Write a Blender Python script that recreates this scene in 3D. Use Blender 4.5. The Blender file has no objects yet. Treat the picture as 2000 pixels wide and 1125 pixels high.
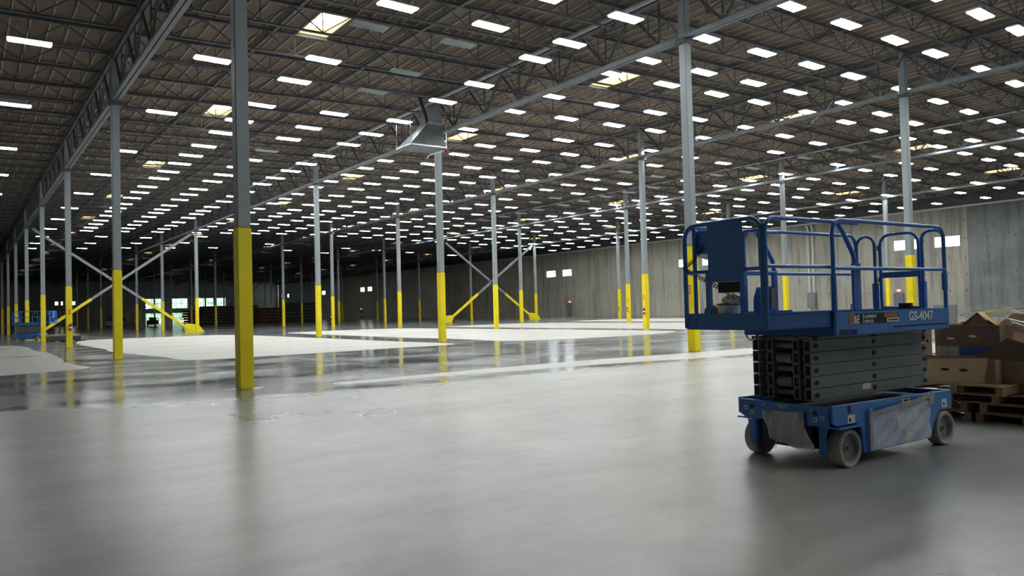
import bpy, math, random
import numpy as np
from mathutils import Vector, Matrix
random.seed(7); rng = np.random.default_rng(7)
C = bpy.context.scene.collection
SC = bpy.context.scene
# ------------------------------------------------------------------ camera
F_PX, PITCH, ROLL, YAW, CZ = 1476.36, 0.0264725, -0.0266260, 0.9387547, 1.675
fw = Vector((math.cos(YAW)*math.cos(PITCH), math.sin(YAW)*math.cos(PITCH), math.sin(PITCH)))
r0 = Vector((math.sin(YAW), -math.cos(YAW), 0)); u0 = r0.cross(fw)
cr, sr = math.cos(ROLL), math.sin(ROLL)
rt = cr*r0 + sr*u0; up = -sr*r0 + cr*u0
cam = bpy.data.cameras.new('camera'); cam.sensor_width = 36; cam.lens = F_PX/2000*36
cam.clip_start = 0.05; cam.clip_end = 900
co = bpy.data.objects.new('camera', cam); C.objects.link(co)
co.matrix_world = Matrix(((rt.x, up.x, -fw.x, 0), (rt.y, up.y, -fw.y, 0), (rt.z, up.z, -fw.z, CZ), (0, 0, 0, 1)))
SC.camera = co
CAMP = Vector((0, 0, CZ))
def project(p):
    d = Vector(p)-CAMP; w = d.dot(fw)
    if w < 0.1: return None
    return 1000+F_PX*d.dot(rt)/w, 562.5-F_PX*d.dot(up)/w, w
# ------------------------------------------------------------------ world and exposure
W = bpy.data.worlds.new('world'); SC.world = W; W.use_nodes = True
bg = W.node_tree.nodes['Background']; bg.inputs[0].default_value = (0.80, 0.90, 0.95, 1); bg.inputs[1].default_value = 4.5
SC.view_settings.view_transform = 'Standard'; SC.view_settings.look = 'None'
SC.view_settings.exposure = 0.32; SC.view_settings.gamma = 1; SC.view_settings.use_curve_mapping = False
LAMP = 26.0
SC.cycles.use_light_tree = True
SC.cycles.max_bounces = 8; SC.cycles.diffuse_bounces = 4; SC.cycles.glossy_bounces = 4
SC.cycles.sample_clamp_indirect = 6
# ------------------------------------------------------------------ materials
def mat(name, col, rough=0.6, metal=0.0, emis=None, estr=0, noise=0, nscale=3, bump=0, coat=0, spec=None):
    m = bpy.data.materials.new(name); m.use_nodes = True
    nt = m.node_tree; b = nt.nodes['Principled BSDF']
    b.inputs['Base Color'].default_value = (*col, 1); b.inputs['Roughness'].default_value = rough
    b.inputs['Metallic'].default_value = metal
    if spec is not None: b.inputs['Specular IOR Level'].default_value = spec
    if coat: b.inputs['Coat Weight'].default_value = coat
    if emis: b.inputs['Emission Color'].default_value = (*emis, 1); b.inputs['Emission Strength'].default_value = estr
    if noise or bump:
        tc = nt.nodes.new('ShaderNodeTexCoord'); n = nt.nodes.new('ShaderNodeTexNoise')
        n.inputs['Scale'].default_value = nscale; n.inputs['Detail'].default_value = 5
        nt.links.new(tc.outputs['Object'], n.inputs['Vector'])
        if noise:
            mr = nt.nodes.new('ShaderNodeMapRange'); mr.inputs['From Min'].default_value = .3; mr.inputs['From Max'].default_value = .7
            mr.inputs['To Min'].default_value = 1-noise; mr.inputs['To Max'].default_value = 1+noise
            nt.links.new(n.outputs['Fac'], mr.inputs['Value'])
            mx = nt.nodes.new('ShaderNodeVectorMath'); mx.operation = 'SCALE'; mx.inputs[0].default_value = col
            nt.links.new(mr.outputs[0], mx.inputs['Scale']); nt.links.new(mx.outputs[0], b.inputs['Base Color'])
        if bump:
            bp = nt.nodes.new('ShaderNodeBump'); bp.inputs['Strength'].default_value = bump; bp.inputs['Distance'].default_value = .02
            nt.links.new(n.outputs['Fac'], bp.inputs['Height']); nt.links.new(bp.outputs[0], b.inputs['Normal'])
    return m
def N(nt, t, **kw):
    n = nt.nodes.new(t)
    for k, v in kw.items(): setattr(n, k, v)
    return n
def ramp(nt, pts):
    r = nt.nodes.new('ShaderNodeValToRGB'); e = r.color_ramp.elements
    while len(e) < len(pts): e.new(.5)
    for i, (p, c) in enumerate(pts): e[i].position = p; e[i].color = (*c, 1) if len(c) == 3 else c
    return r
def floor_mat(name, dark, light, r_lo, r_hi, streak=1.0, spec=0.5, th=(0.35, 0.65)):
    """concrete: world-space cloudy tone, drawn-out trowel streaks, its own gloss"""
    m = bpy.data.materials.new(name); m.use_nodes = True; nt = m.node_tree; b = nt.nodes['Principled BSDF']; L = nt.links
    g = N(nt, 'ShaderNodeNewGeometry')
    mp = N(nt, 'ShaderNodeMapping'); mp.inputs['Scale'].default_value = (0.22, 0.36, 1); mp.inputs['Rotation'].default_value = (0, 0, .35)
    L.new(g.outputs['Position'], mp.inputs['Vector'])
    n1 = N(nt, 'ShaderNodeTexNoise'); n1.inputs['Scale'].default_value = 1.0; n1.inputs['Detail'].default_value = 8; n1.inputs['Roughness'].default_value = .62
    L.new(mp.outputs[0], n1.inputs['Vector'])
    mp2 = N(nt, 'ShaderNodeMapping'); mp2.inputs['Scale'].default_value = (.5*streak, 3.0*streak, 1); mp2.inputs['Rotation'].default_value = (0, 0, -.25)
    L.new(g.outputs['Position'], mp2.inputs['Vector'])
    n2 = N(nt, 'ShaderNodeTexNoise'); n2.inputs['Scale'].default_value = .8; n2.inputs['Detail'].default_value = 7; n2.inputs['Roughness'].default_value = .7; n2.inputs['Distortion'].default_value = .6
    L.new(mp2.outputs[0], n2.inputs['Vector'])
    mx = N(nt, 'ShaderNodeMath', operation='MULTIPLY_ADD'); mx.inputs[1].default_value = .24
    L.new(n2.outputs['Fac'], mx.inputs[0]); 
    s = N(nt, 'ShaderNodeMath', operation='MULTIPLY'); s.inputs[1].default_value = .76; L.new(n1.outputs['Fac'], s.inputs[0]); L.new(s.outputs[0], mx.inputs[2])
    r = ramp(nt, [(th[0], dark), (th[1], light)]); L.new(mx.outputs[0], r.inputs[0]); L.new(r.outputs[0], b.inputs['Base Color'])
    mr = N(nt, 'ShaderNodeMapRange'); mr.inputs['From Min'].default_value = .35; mr.inputs['From Max'].default_value = .65
    mr.inputs['To Min'].default_value = r_lo; mr.inputs['To Max'].default_value = r_hi
    L.new(n1.outputs['Fac'], mr.inputs['Value']); L.new(mr.outputs[0], b.inputs['Roughness'])
    b.inputs['Specular IOR Level'].default_value = spec
    bp = N(nt, 'ShaderNodeBump'); bp.inputs['Strength'].default_value = .02; bp.inputs['Distance'].default_value = .02
    L.new(n2.outputs['Fac'], bp.inputs['Height']); L.new(bp.outputs[0], b.inputs['Normal'])
    return m
def wall_mat(name, base, dark, streaks, patch=0):
    m = bpy.data.materials.new(name); m.use_nodes = True; nt = m.node_tree; b = nt.nodes['Principled BSDF']; L = nt.links
    g = N(nt, 'ShaderNodeNewGeometry')
    mp = N(nt, 'ShaderNodeMapping'); mp.inputs['Scale'].default_value = (1.1, 1.1, .07); L.new(g.outputs['Position'], mp.inputs['Vector'])
    n1 = N(nt, 'ShaderNodeTexNoise'); n1.inputs['Scale'].default_value = 1.6; n1.inputs['Detail'].default_value = 7; n1.inputs['Roughness'].default_value = .65; L.new(mp.outputs[0], n1.inputs['Vector'])
    n2 = N(nt, 'ShaderNodeTexNoise'); n2.inputs['Scale'].default_value = .35; n2.inputs['Detail'].default_value = 8; n2.inputs['Roughness'].default_value = .7; L.new(g.outputs['Position'], n2.inputs['Vector'])
    r1 = ramp(nt, [(.36, dark), (.52, base), (1, base)]); L.new(n1.outputs['Fac'], r1.inputs[0])
    r2 = ramp(nt, [(.35, (.72, .74, .74)), (.62, (1.12, 1.1, 1.05))]); L.new(n2.outputs['Fac'], r2.inputs[0])
    mx = N(nt, 'ShaderNodeMix', data_type='RGBA', blend_type='MULTIPLY'); mx.inputs['Factor'].default_value = streaks
    L.new(r1.outputs[0], mx.inputs['A']); L.new(r2.outputs[0], mx.inputs['B'])
    out = mx.outputs['Result']
    L.new(out, b.inputs['Base Color']); b.inputs['Roughness'].default_value = .75
    return m
def wood_panel_mat():
    m = bpy.data.materials.new('roof_panel_wood'); m.use_nodes = True; nt = m.node_tree; b = nt.nodes['Principled BSDF']; L = nt.links
    oi = N(nt, 'ShaderNodeObjectInfo'); g = N(nt, 'ShaderNodeNewGeometry')
    ad = N(nt, 'ShaderNodeMath', operation='ADD'); L.new(oi.outputs['Random'], ad.inputs[0]); L.new(g.outputs['Random Per Island'], ad.inputs[1])
    fr = N(nt, 'ShaderNodeMath', operation='FRACT'); L.new(ad.outputs[0], fr.inputs[0])
    r = ramp(nt, [(0, (.130, .098, .076)), (.35, (.182, .140, .110)), (.7, (.152, .117, .092)), (1, (.205, .162, .130))]); L.new(fr.outputs[0], r.inputs[0])
    n = N(nt, 'ShaderNodeTexNoise'); n.inputs['Scale'].default_value = 5; n.inputs['Detail'].default_value = 8; n.inputs['Roughness'].default_value = .7
    mp = N(nt, 'ShaderNodeMapping'); mp.inputs['Scale'].default_value = (1.6, .35, 1); L.new(g.outputs['Position'], mp.inputs['Vector']); L.new(mp.outputs[0], n.inputs['Vector'])
    r2 = ramp(nt, [(.3, (.84, .83, .82)), (.7, (1.12, 1.1, 1.08))]); L.new(n.outputs['Fac'], r2.inputs[0])
    mx = N(nt, 'ShaderNodeMix', data_type='RGBA', blend_type='MULTIPLY'); mx.inputs['Factor'].default_value = 1
    L.new(r.outputs[0], mx.inputs['A']); L.new(r2.outputs[0], mx.inputs['B']); L.new(mx.outputs['Result'], b.inputs['Base Color'])
    b.inputs['Roughness'].default_value = .8
    return m
M = dict(
 floor=floor_mat('floor_polished_concrete', (.085, .094, .104), (.225, .240, .250), .10, .22, 1.0, .45, (.40, .60)),
 dusty=floor_mat('floor_dusty_concrete', (.30, .305, .285), (.42, .42, .39), .24, .42, .8, .5),
 pale=floor_mat('floor_pale_concrete', (.37, .375, .355), (.52, .515, .48), .26, .45, 1.2, .5),
 white=floor_mat('floor_white_dusty_concrete', (.47, .47, .44), (.66, .65, .61), .55, .75, 1.2, .3),
 mid=floor_mat('floor_halfdull_concrete', (.22, .225, .22), (.32, .32, .31), .16, .32, .9, .5),
 strip=floor_mat('floor_pale_strip_concrete', (.42, .42, .40), (.60, .60, .56), .35, .5, 1.2, .4),
 wall=wall_mat('wall_concrete', (.44, .425, .37), (.27, .265, .24), .55),
 wall_far=wall_mat('wall_far_pale', (.62, .65, .66), (.50, .53, .55), .4),  # paler, bluer tone for the far panels
 wall_dark=wall_mat('wall_damp_concrete', (.235, .255, .26), (.165, .18, .185), 1.0),
 seam=mat('joint_filler', (.05, .05, .05), .9),
 wood=wood_panel_mat(),
 purlin=mat('purlin_wood', (.40, .33, .26), .8, noise=.2, nscale=2),
 steel=mat('roof_steel_dark_primer', (.085, .092, .105), .55, .2, noise=.2, nscale=2),
 chord=mat('girder_steel_grey', (.22, .245, .265), .45, .3, noise=.12, nscale=1.5),
 post=mat('column_grey_paint', (.29, .325, .345), .42, noise=.06, nscale=1.2),
 yellow=mat('column_yellow_paint', (.92, .76, .012), .38, noise=.06, nscale=1.5),
 lamp=mat('lamp_glow', (.9, .9, .9), .5, emis=(.97, 1.0, .985), estr=LAMP),
 housing=mat('lamp_housing_white', (.55, .60, .60), .4),
 tubeoff=mat('lamp_tube_off', (.72, .80, .78), .3),
 wire=mat('hanger_wire', (.18, .18, .19), .5, .6),
 curb=mat('skylight_curb_wood', (.62, .46, .24), .7, noise=.1),
 skylens=mat('skylight_lens', (.9, .9, .85), .4, emis=(1.0, .96, .80), estr=6.0),
 panewhite=mat('window_daylight_pane', (.9, .9, .9), .2, emis=(.93, .97, 1.0), estr=4.0),
 glass=None,
 frame=mat('window_frame_grey', (.09, .10, .10), .5),
 doorp=mat('door_grey_paint', (.17, .19, .23), .45),
 doorf=mat('door_frame_paint', (.10, .115, .14), .45),
 exitred=mat('exit_sign_red', (.7, .05, .03), .4, emis=(1.0, .12, .08), estr=2.2),
 exitwhite=mat('exit_letters', (.9, .9, .9), .4, emis=(1, .8, .75), estr=2.5),
 pipe=mat('pipe_white_paint', (.66, .67, .62), .4),
 pipegrey=mat('pipe_grey', (.40, .42, .45), .45),
 boxgrey=mat('electric_box_grey', (.20, .225, .24), .45),
 galv=mat('galvanised_sheet', (.55, .60, .64), .28, .85, noise=.12, nscale=5),
 black=mat('black_rubber', (.015, .015, .017), .6),
 dark=mat('dark_steel', (.035, .038, .042), .5, .3),
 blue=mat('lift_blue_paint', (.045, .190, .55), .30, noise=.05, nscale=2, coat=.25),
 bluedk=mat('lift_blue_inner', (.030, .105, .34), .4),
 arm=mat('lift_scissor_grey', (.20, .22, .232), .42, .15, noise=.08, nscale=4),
 armin=mat('lift_scissor_shadow_grey', (.07, .08, .085), .5, .1),
 tyre=mat('tyre_grey_rubber', (.36, .365, .335), .7, noise=.12, nscale=14, bump=.2),
 hub=mat('wheel_hub_grey', (.22, .23, .22), .6),
 chrome=mat('bright_steel', (.6, .6, .58), .25, .9),
 plastic=None,
 tape=mat('grey_tape', (.33, .34, .34), .5, noise=.15, nscale=12),
 sticker=mat('sticker_white', (.72, .74, .72), .5),
 cream=mat('sticker_cream', (.85, .82, .62), .5),
 stickred=mat('sticker_red', (.45, .03, .03), .5),
 stickblk=mat('print_black', (.012, .012, .014), .5),
 orange=mat('print_orange', (.42, .15, .04), .5),
 tan=mat('cardboard_tan', (.66, .45, .25), .8, noise=.08, nscale=5),
 brown=mat('cardboard_brown', (.215, .142, .100), .85, noise=.12, nscale=4),
 brown2=mat('cardboard_mid_brown', (.31, .210, .145), .85, noise=.12, nscale=4),
 brownd=mat('cardboard_dark_brown', (.150, .102, .064), .85, noise=.12, nscale=4),
 blueprint=mat('cardboard_blue_print', (.045, .12, .40), .7),
 pallet=mat('pallet_wood', (.30, .20, .10), .8, noise=.2, nscale=6),
 strap=mat('strap_white', (.88, .88, .82), .5),
 board=mat('board_pale_grey', (.40, .43, .42), .6),
 redrack=mat('rack_red_paint', (.075, .014, .012), .5),
 blackrack=mat('rack_dark_paint', (.022, .020, .026), .6),
 leaf=mat('tree_foliage', (.62, .80, .64), .8, noise=.25, nscale=1.2),
 bark=mat('tree_bark', (.10, .07, .05), .9),
 grass=mat('ground_outside', (.5, .55, .42), .9, noise=.2, nscale=.4),
 extred=mat('extinguisher_red', (.35, .02, .015), .35),
 signred=mat('sign_red', (.55, .04, .03), .5),
 crate=mat('crate_grey', (.10, .11, .12), .5, noise=.1),
 skin_or=mat('canvas_brown', (.30, .12, .05), .8),
)
def glass_mat(name, tint, a, rough=.05, spec=.5):
    m = bpy.data.materials.new(name); m.use_nodes = True; nt = m.node_tree
    b = nt.nodes['Principled BSDF']; b.inputs['Base Color'].default_value = (*tint, 1); b.inputs['Roughness'].default_value = rough
    tr = N(nt, 'ShaderNodeBsdfTransparent'); mx = N(nt, 'ShaderNodeMixShader'); mx.inputs[0].default_value = a
    nt.links.new(tr.outputs[0], mx.inputs[1]); nt.links.new(b.outputs[0], mx.inputs[2])
    nt.links.new(mx.outputs[0], nt.nodes['Material Output'].inputs[0]); return m
M['glass'] = glass_mat('window_glass', (.6, .75, .7), .12, .03)
M['plastic'] = glass_mat('plastic_sheet', (.86, .87, .95), .58, .16)
pn = M['plastic'].node_tree; pb = pn.nodes['Principled BSDF']
_n = N(pn, 'ShaderNodeTexNoise'); _n.inputs['Scale'].default_value = 9; _n.inputs['Detail'].default_value = 4; _n.inputs['Distortion'].default_value = 1.5
_t = N(pn, 'ShaderNodeTexCoord'); pn.links.new(_t.outputs['Object'], _n.inputs['Vector'])
_b = N(pn, 'ShaderNodeBump'); _b.inputs['Strength'].default_value = .5; _b.inputs['Distance'].default_value = .03
pn.links.new(_n.outputs['Fac'], _b.inputs['Height']); pn.links.new(_b.outputs[0], pb.inputs['Normal'])
# ------------------------------------------------------------------ mesh helpers
class MB:
    def __init__(s): s.v = []; s.f = []; s.m = []; s.smooth = set()
    def add(s, vs, fs, mi=0, smooth=False):
        o = len(s.v); s.v += [tuple(p) for p in vs]
        for f in fs:
            if smooth: s.smooth.add(len(s.f))
            s.f.append([o+i for i in f]); s.m.append(mi)
        return s
    def box(s, a, b, mi=0):
        x0, y0, z0 = a; x1, y1, z1 = b
        return s.add([(x0,y0,z0),(x1,y0,z0),(x1,y1,z0),(x0,y1,z0),(x0,y0,z1),(x1,y0,z1),(x1,y1,z1),(x0,y1,z1)],
            [(3,2,1,0),(4,5,6,7),(0,1,5,4),(1,2,6,5),(2,3,7,6),(3,0,4,7)], mi)
    def hexa(s, p, mi=0):
        return s.add(p, [(3,2,1,0),(4,5,6,7),(0,1,5,4),(1,2,6,5),(2,3,7,6),(3,0,4,7)], mi)
    def bar(s, p, q, w, h=None, mi=0, ref=(0,0,1)):
        p, q = Vector(p), Vector(q); h = h or w; d = (q-p).normalized(); ref = Vector(ref)
        if abs(d.dot(ref)) > .95: ref = Vector((1,0,0))
        a = d.cross(ref).normalized()*w/2; b = a.cross(d).normalized()*h/2
        return s.hexa([p-a-b, p+a-b, p+a+b, p-a+b, q-a-b, q+a-b, q+a+b, q-a+b], mi)
    def tube(s, pts, r, n=10, mi=0, closed=False, caps=True):
        P = [Vector(p) for p in pts]; m = len(P); rings = []
        prev = None
        for i in range(m):
            if closed: t = (P[(i+1)%m]-P[i-1]).normalized()
            else: t = (P[min(i+1, m-1)]-P[max(i-1, 0)]).normalized()
            if prev is None:
                a = t.orthogonal().normalized()
            else:
                a = (prev - t*prev.dot(t)).normalized()
            prev = a; b = t.cross(a)
            rings.append([P[i]+a*math.cos(2*math.pi*k/n)*r+b*math.sin(2*math.pi*k/n)*r for k in range(n)])
        vs = [v for rg in rings for v in rg]; fs = []
        for i in range(m-(0 if closed else 1)):
            j = (i+1) % m
            for k in range(n): fs.append((i*n+k, i*n+(k+1)%n, j*n+(k+1)%n, j*n+k))
        s.add(vs, fs, mi, smooth=True)
        if caps and not closed:
            s.add(rings[0][::-1], [tuple(range(n))], mi); s.add(rings[-1], [tuple(range(n))], mi)
        return s
    def prism(s, poly, axis, a, b, mi=0):
        """poly in the two other axes, pushed from a to b along axis"""
        n = len(poly)
        def P(u, v, w):
            return (w,u,v) if axis == 0 else ((u,w,v) if axis == 1 else (u,v,w))
        s.add([P(u,v,a) for u,v in poly]+[P(u,v,b) for u,v in poly],
              [tuple(range(n))[::-1], tuple(range(n, 2*n))]+[(i,(i+1)%n,n+(i+1)%n,n+i) for i in range(n)], mi)
        return s
    def lathe(s, prof, c, axis=1, n=28, mi=0):
        """prof = [(r, h)] round an axis through c"""
        vs = []; m = len(prof)
        for r, h in prof:
            for k in range(n):
                a = 2*math.pi*k/n; p = [0,0,0]
                o = [i for i in range(3) if i != axis]
                p[axis] = c[axis]+h; p[o[0]] = c[o[0]]+r*math.cos(a); p[o[1]] = c[o[1]]+r*math.sin(a); vs.append(tuple(p))
        fs = [(i*n+k, i*n+(k+1)%n, (i+1)*n+(k+1)%n, (i+1)*n+k) for i in range(m-1) for k in range(n)]
        s.add(vs, fs, mi); return s
    def mesh(s, name, mats):
        me = bpy.data.meshes.new(name); me.from_pydata(s.v, [], s.f)
        for mm in (mats if isinstance(mats, (list, tuple)) else [mats]): me.materials.append(mm)
        if any(s.m): me.polygons.foreach_set('material_index', s.m)
        if s.smooth:
            fl = [i in s.smooth for i in range(len(s.f))]; me.polygons.foreach_set('use_smooth', fl)
        me.update(); return me
    def build(s, name, mats, parent=None):
        return link(name, s.mesh(name, mats), parent)
def link(name, me, parent=None, loc=None):
    o = bpy.data.objects.new(name, me); C.objects.link(o)
    if parent: o.parent = parent
    if loc: o.location = loc
    return o
def fix_normals(o):
    import bmesh
    bm = bmesh.new(); bm.from_mesh(o.data); bmesh.ops.recalc_face_normals(bm, faces=bm.faces); bm.to_mesh(o.data); bm.free(); return o
def bevel(o, w=.006, seg=2, lim=True):
    import bmesh
    bm = bmesh.new(); bm.from_mesh(o.data); bmesh.ops.recalc_face_normals(bm, faces=bm.faces)
    ed = [e for e in bm.edges if len(e.link_faces) == 2 and e.calc_face_angle(0) > .6]
    bmesh.ops.bevel(bm, geom=ed, offset=w, segments=seg, affect='EDGES', clamp_overlap=True); bm.to_mesh(o.data); bm.free(); return o
def empty(name, loc, label, cat, rz=0, group=None, kind=None):
    o = bpy.data.objects.new(name, None); C.objects.link(o); o.location = loc; o.rotation_euler = (0, 0, rz)
    o.empty_display_size = .2
    return tag(o, label, cat, group, kind)
def tag(o, label=None, cat=None, group=None, kind=None):
    if label: o['label'] = label
    if cat: o['category'] = cat
    if group: o['group'] = group
    if kind: o['kind'] = kind
    return o
def copy_tree(o, parent=None):
    c = o.copy(); C.objects.link(c)
    if parent: c.parent = parent
    for ch in list(o.children): copy_tree(ch, c)
    return c
ONES = ['first','second','third','fourth','fifth','sixth','seventh','eighth','ninth','tenth','eleventh','twelfth','thirteenth','fourteenth','fifteenth','sixteenth','seventeenth','eighteenth','nineteenth']
TENS = {20:('twentieth','twenty'),30:('thirtieth','thirty'),40:('fortieth','forty'),50:('fiftieth','fifty'),60:('sixtieth','sixty'),70:('seventieth','seventy'),80:('eightieth','eighty'),90:('ninetieth','ninety')}
def nth(n):
    if n < 20: return ONES[n-1]
    t, r = n//10*10, n % 10
    return TENS[t][0] if r == 0 else TENS[t][1]+'-'+ONES[r-1]
def text(name, s, size, mats, parent, M4, xs=1.0, bold=0.0, extrude=.0008, align='LEFT', shear=0):
    cu = bpy.data.curves.new(name, 'FONT'); cu.body = s; cu.size = size; cu.extrude = extrude; cu.offset = bold; cu.align_x = align; cu.shear = shear
    cu.resolution_u = 3
    t = bpy.data.objects.new('tmp', cu); C.objects.link(t)
    dg = bpy.context.evaluated_depsgraph_get(); me = bpy.data.meshes.new_from_object(t.evaluated_get(dg)); bpy.data.objects.remove(t)
    me.transform(Matrix.Diagonal((xs, 1, 1, 1))); me.transform(M4)
    me.materials.clear(); me.materials.append(mats)
    return link(name, me, parent)
def slab(name, cx, cy, hole, to3, t0, t1, m, parent=None):
    """one connected slab with openings: cx, cy are cut positions, hole(i, j) tells an open cell"""
    nx, ny = len(cx), len(cy); vs = []
    for w in (t0, t1):
        for y in cy:
            for x in cx: vs.append(to3(x, y, w))
    I = lambda i, j, k: k*nx*ny+j*nx+i
    H = lambda i, j: i < 0 or j < 0 or i >= nx-1 or j >= ny-1 or hole(i, j)
    fs = []
    for j in range(ny-1):
        for i in range(nx-1):
            if H(i, j): continue
            fs.append((I(i,j,0), I(i,j+1,0), I(i+1,j+1,0), I(i+1,j,0))); fs.append((I(i,j,1), I(i+1,j,1), I(i+1,j+1,1), I(i,j+1,1)))
            if H(i-1,j): fs.append((I(i,j,0), I(i,j,1), I(i,j+1,1), I(i,j+1,0)))
            if H(i+1,j): fs.append((I(i+1,j,0), I(i+1,j+1,0), I(i+1,j+1,1), I(i+1,j,1)))
            if H(i,j-1): fs.append((I(i,j,0), I(i+1,j,0), I(i+1,j,1), I(i,j,1)))
            if H(i,j+1): fs.append((I(i,j+1,0), I(i,j+1,1), I(i+1,j+1,1), I(i+1,j+1,0)))
    me = bpy.data.meshes.new(name); me.from_pydata(vs, [], fs); me.materials.append(m)
    import bmesh
    bm = bmesh.new(); bm.from_mesh(me); bmesh.ops.delete(bm, geom=[v for v in bm.verts if not v.link_faces], context='VERTS')
    bmesh.ops.recalc_face_normals(bm, faces=bm.faces); bm.to_mesh(me); bm.free()
    return link(name, me, parent)
# ------------------------------------------------------------------ layout of the hall
X0, Y0, SX, SY = 5.2373, 17.5255, 15.3876, 16.9899
XL, XR = X0-SX, X0+5*SX            # left and right wall
YB, YF = Y0-2*SY+.0, Y0+13*SY      # wall behind the camera, far wall
colx = lambda j: X0+j*SX
coly = lambda i: Y0+i*SY
SL = .021
def rise(x): return SL*(x-X0) if x < colx(2) else SL*(2*SX)-SL*(x-colx(2))
ZD = 12.66                         # underside of the roof deck at the first girder line
zd = lambda x: ZD+rise(x)
JS = SY/6; JY0 = Y0-.27            # joist spacing and first joist
joist_ys = [JY0+JS*k for k in range(-12, 79) if YB+.1 < JY0+JS*k < YF-.1]
# ------------------------------------------------------------------ floor
fl = MB().box((XL-.3, YB-.3, -.5), (XR+.3, YF+.3, -.12)).build('floor', M['seam']); tag(fl, kind='structure')
slabm = {}
for j in range(-1, 5):
    for i in range(-2, 13):
        b = MB().box((.004, .004, 0), (SX-.004, SY-.004, .12)).mesh('floor_slab', M['floor']) if 'm' not in slabm else slabm['m']
        slabm['m'] = b
        link('floor_slab', b, fl, (colx(j), coly(i), -.12))
PATCH = {
'pA':[(6.56,59.43),(6.9,63.98),(7.6,68.5),(9.2,69.9),(13.26,69.53),(17.90,69.2),(19.40,65.73),(19.52,46.43),(19.44,38.96),(19.68,33.66),(19.57,31.2),(18.24,30.74),(16.98,30.9),(12.80,30.49),(9.55,30.44),(7.9,30.3),(6.9,31.04),(6.95,34.41),(6.71,36.33),(6.62,38.15),(6.30,40.14),(6.18,43.11),(6.52,47.58),(6.43,50.44),(6.35,54.24)],
'pB':[(23.17,66.79),(26.84,67.39),(30.49,66.9),(34.14,66.06),(35.0,62.21),(35.3,50.0),(35.82,42.69),(35.9,33.45),(34.61,30.16),(28.89,29.51),(25.22,29.67),(22.40,30.71),(22.44,33.06),(22.84,36.21),(22.57,43.07),(22.73,49.53),(22.85,59.57)],
'pC':[(38.57,64.89),(41.00,65.5),(45.63,66.17),(49.22,65.52),(50.9,61.76),(51.0,53.28),(51.2,40.55),(50.07,30.64),(44,27.4),(37.6,26.40),(37.83,32.88),(38.32,41.54),(38.19,48.75),(38.17,60.45)],
'pD':[(54.93,65.43),(60.32,66.93),(66.53,64.23),(66.20,47.69),(66,33),(52.9,31.18),(54.19,47.06)],
'pE':[(-4,66),(0.55,64.86),(2.26,63.64),(3.3,61.04),(3.51,56.20),(3.35,49.48),(3.69,46.71),(3.66,41.42),(3.56,37.50),(3.37,34.48),(3.51,31.63),(3.80,29.85),(3.34,29.24),(2.26,28.73),(1.00,28.06),(-1.5,27.49),(-5,27.4),(-5.5,50)],
'pF':[(7.18,17.29),(8.73,17.26),(11.02,17.51),(13.67,17.51),(16.77,17.50),(19.70,17.11),(24,16.9),(30,16.8),(30,15.2),(22.16,15.06),(20.25,14.98),(17.37,15.33),(14.92,16.00),(11.74,16.13),(10.37,16.48),(8.57,16.41),(6.94,16.57)],
'pG':[(6.93,14.85),(9.41,14.97),(12.55,15.01),(16.76,14.8),(19.87,14.40),(26,13.8),(34,12.5),(38,9),(20,7.4),(12,6.4),(8.2,4.9),(5.6,2.9),(4.0,1.9),(3.3,2.6),(4.2,5.0),(5.18,7.2),(5.58,9.40),(6.22,11.94)],
'pM':[(3.55,15.6),(6.93,15.2),(7.5,14.5),(6.6,9),(5.6,5.0),(4.3,1.9),(3.4,2.2),(3.9,6),(3.6,10.5),(3.5,14)],
'pH':[(-6,16.8),(-1.55,17.02),(1.01,17.0),(2.19,16.28),(3.45,15.45),(3.75,14.52),(3.79,13.54),(3.86,11.86),(3.94,10.54),(3.95,9.11),(4.6,7.0),(4.4,4.6),(3.4,2.4),(3.6,-2),(0,-4),(-5,-3),(-7,6)]}
def smooth_poly(p, it=2, jit=0):
    for _ in range(it):
        q = []
        for a, b in zip(p, p[1:]+p[:1]):
            q += [(a[0]*.78+b[0]*.22, a[1]*.78+b[1]*.22), (a[0]*.22+b[0]*.78, a[1]*.22+b[1]*.78)]
        p = q
    return [(x+random.gauss(0, jit), y+random.gauss(0, jit)) for x, y in p]
for k, mm, th in (('pA','white',.004),('pB','white',.004),('pC','white',.004),('pD','white',.004),('pE','pale',.004),('pF','strip',.004)):
    p = smooth_poly(PATCH[k], 2, .03)
    o = MB().prism(p, 2, .0005, th).build('matte_floor_patch', M[mm], fl); fix_normals(o)
    tag(o, {'white':'chalky white dusty area of the floor','pale':'pale dull area of the floor','strip':'pale narrow strip on the floor'}[mm])
# the near floor: worn, half polished surface whose dullness fades over about a metre
def sdist(px, py, poly):
    d = np.full(px.shape, 1e9); ins = np.zeros(px.shape, bool)
    for (x0_, y0_), (x1_, y1_) in zip(poly, poly[1:]+poly[:1]):
        ex, ey = x1_-x0_, y1_-y0_; t = np.clip(((px-x0_)*ex+(py-y0_)*ey)/(ex*ex+ey*ey+1e-12), 0, 1)
        d = np.minimum(d, np.hypot(px-x0_-t*ex, py-y0_-t*ey))
        c = ((y0_ > py) != (y1_ > py)) & (px < (x1_-x0_)*(py-y0_)/(y1_-y0_+1e-12)+x0_); ins ^= c
    return np.where(ins, d, -d)
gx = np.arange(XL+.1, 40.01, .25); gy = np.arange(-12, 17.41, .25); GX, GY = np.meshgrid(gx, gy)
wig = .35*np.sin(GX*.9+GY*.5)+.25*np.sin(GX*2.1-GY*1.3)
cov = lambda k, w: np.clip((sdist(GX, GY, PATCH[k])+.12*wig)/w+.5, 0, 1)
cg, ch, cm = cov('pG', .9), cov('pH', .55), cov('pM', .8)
near_ = np.clip((13-GY)/3, 0, 1)*np.clip((GX-3.5)/2, 0, 1)
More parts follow.
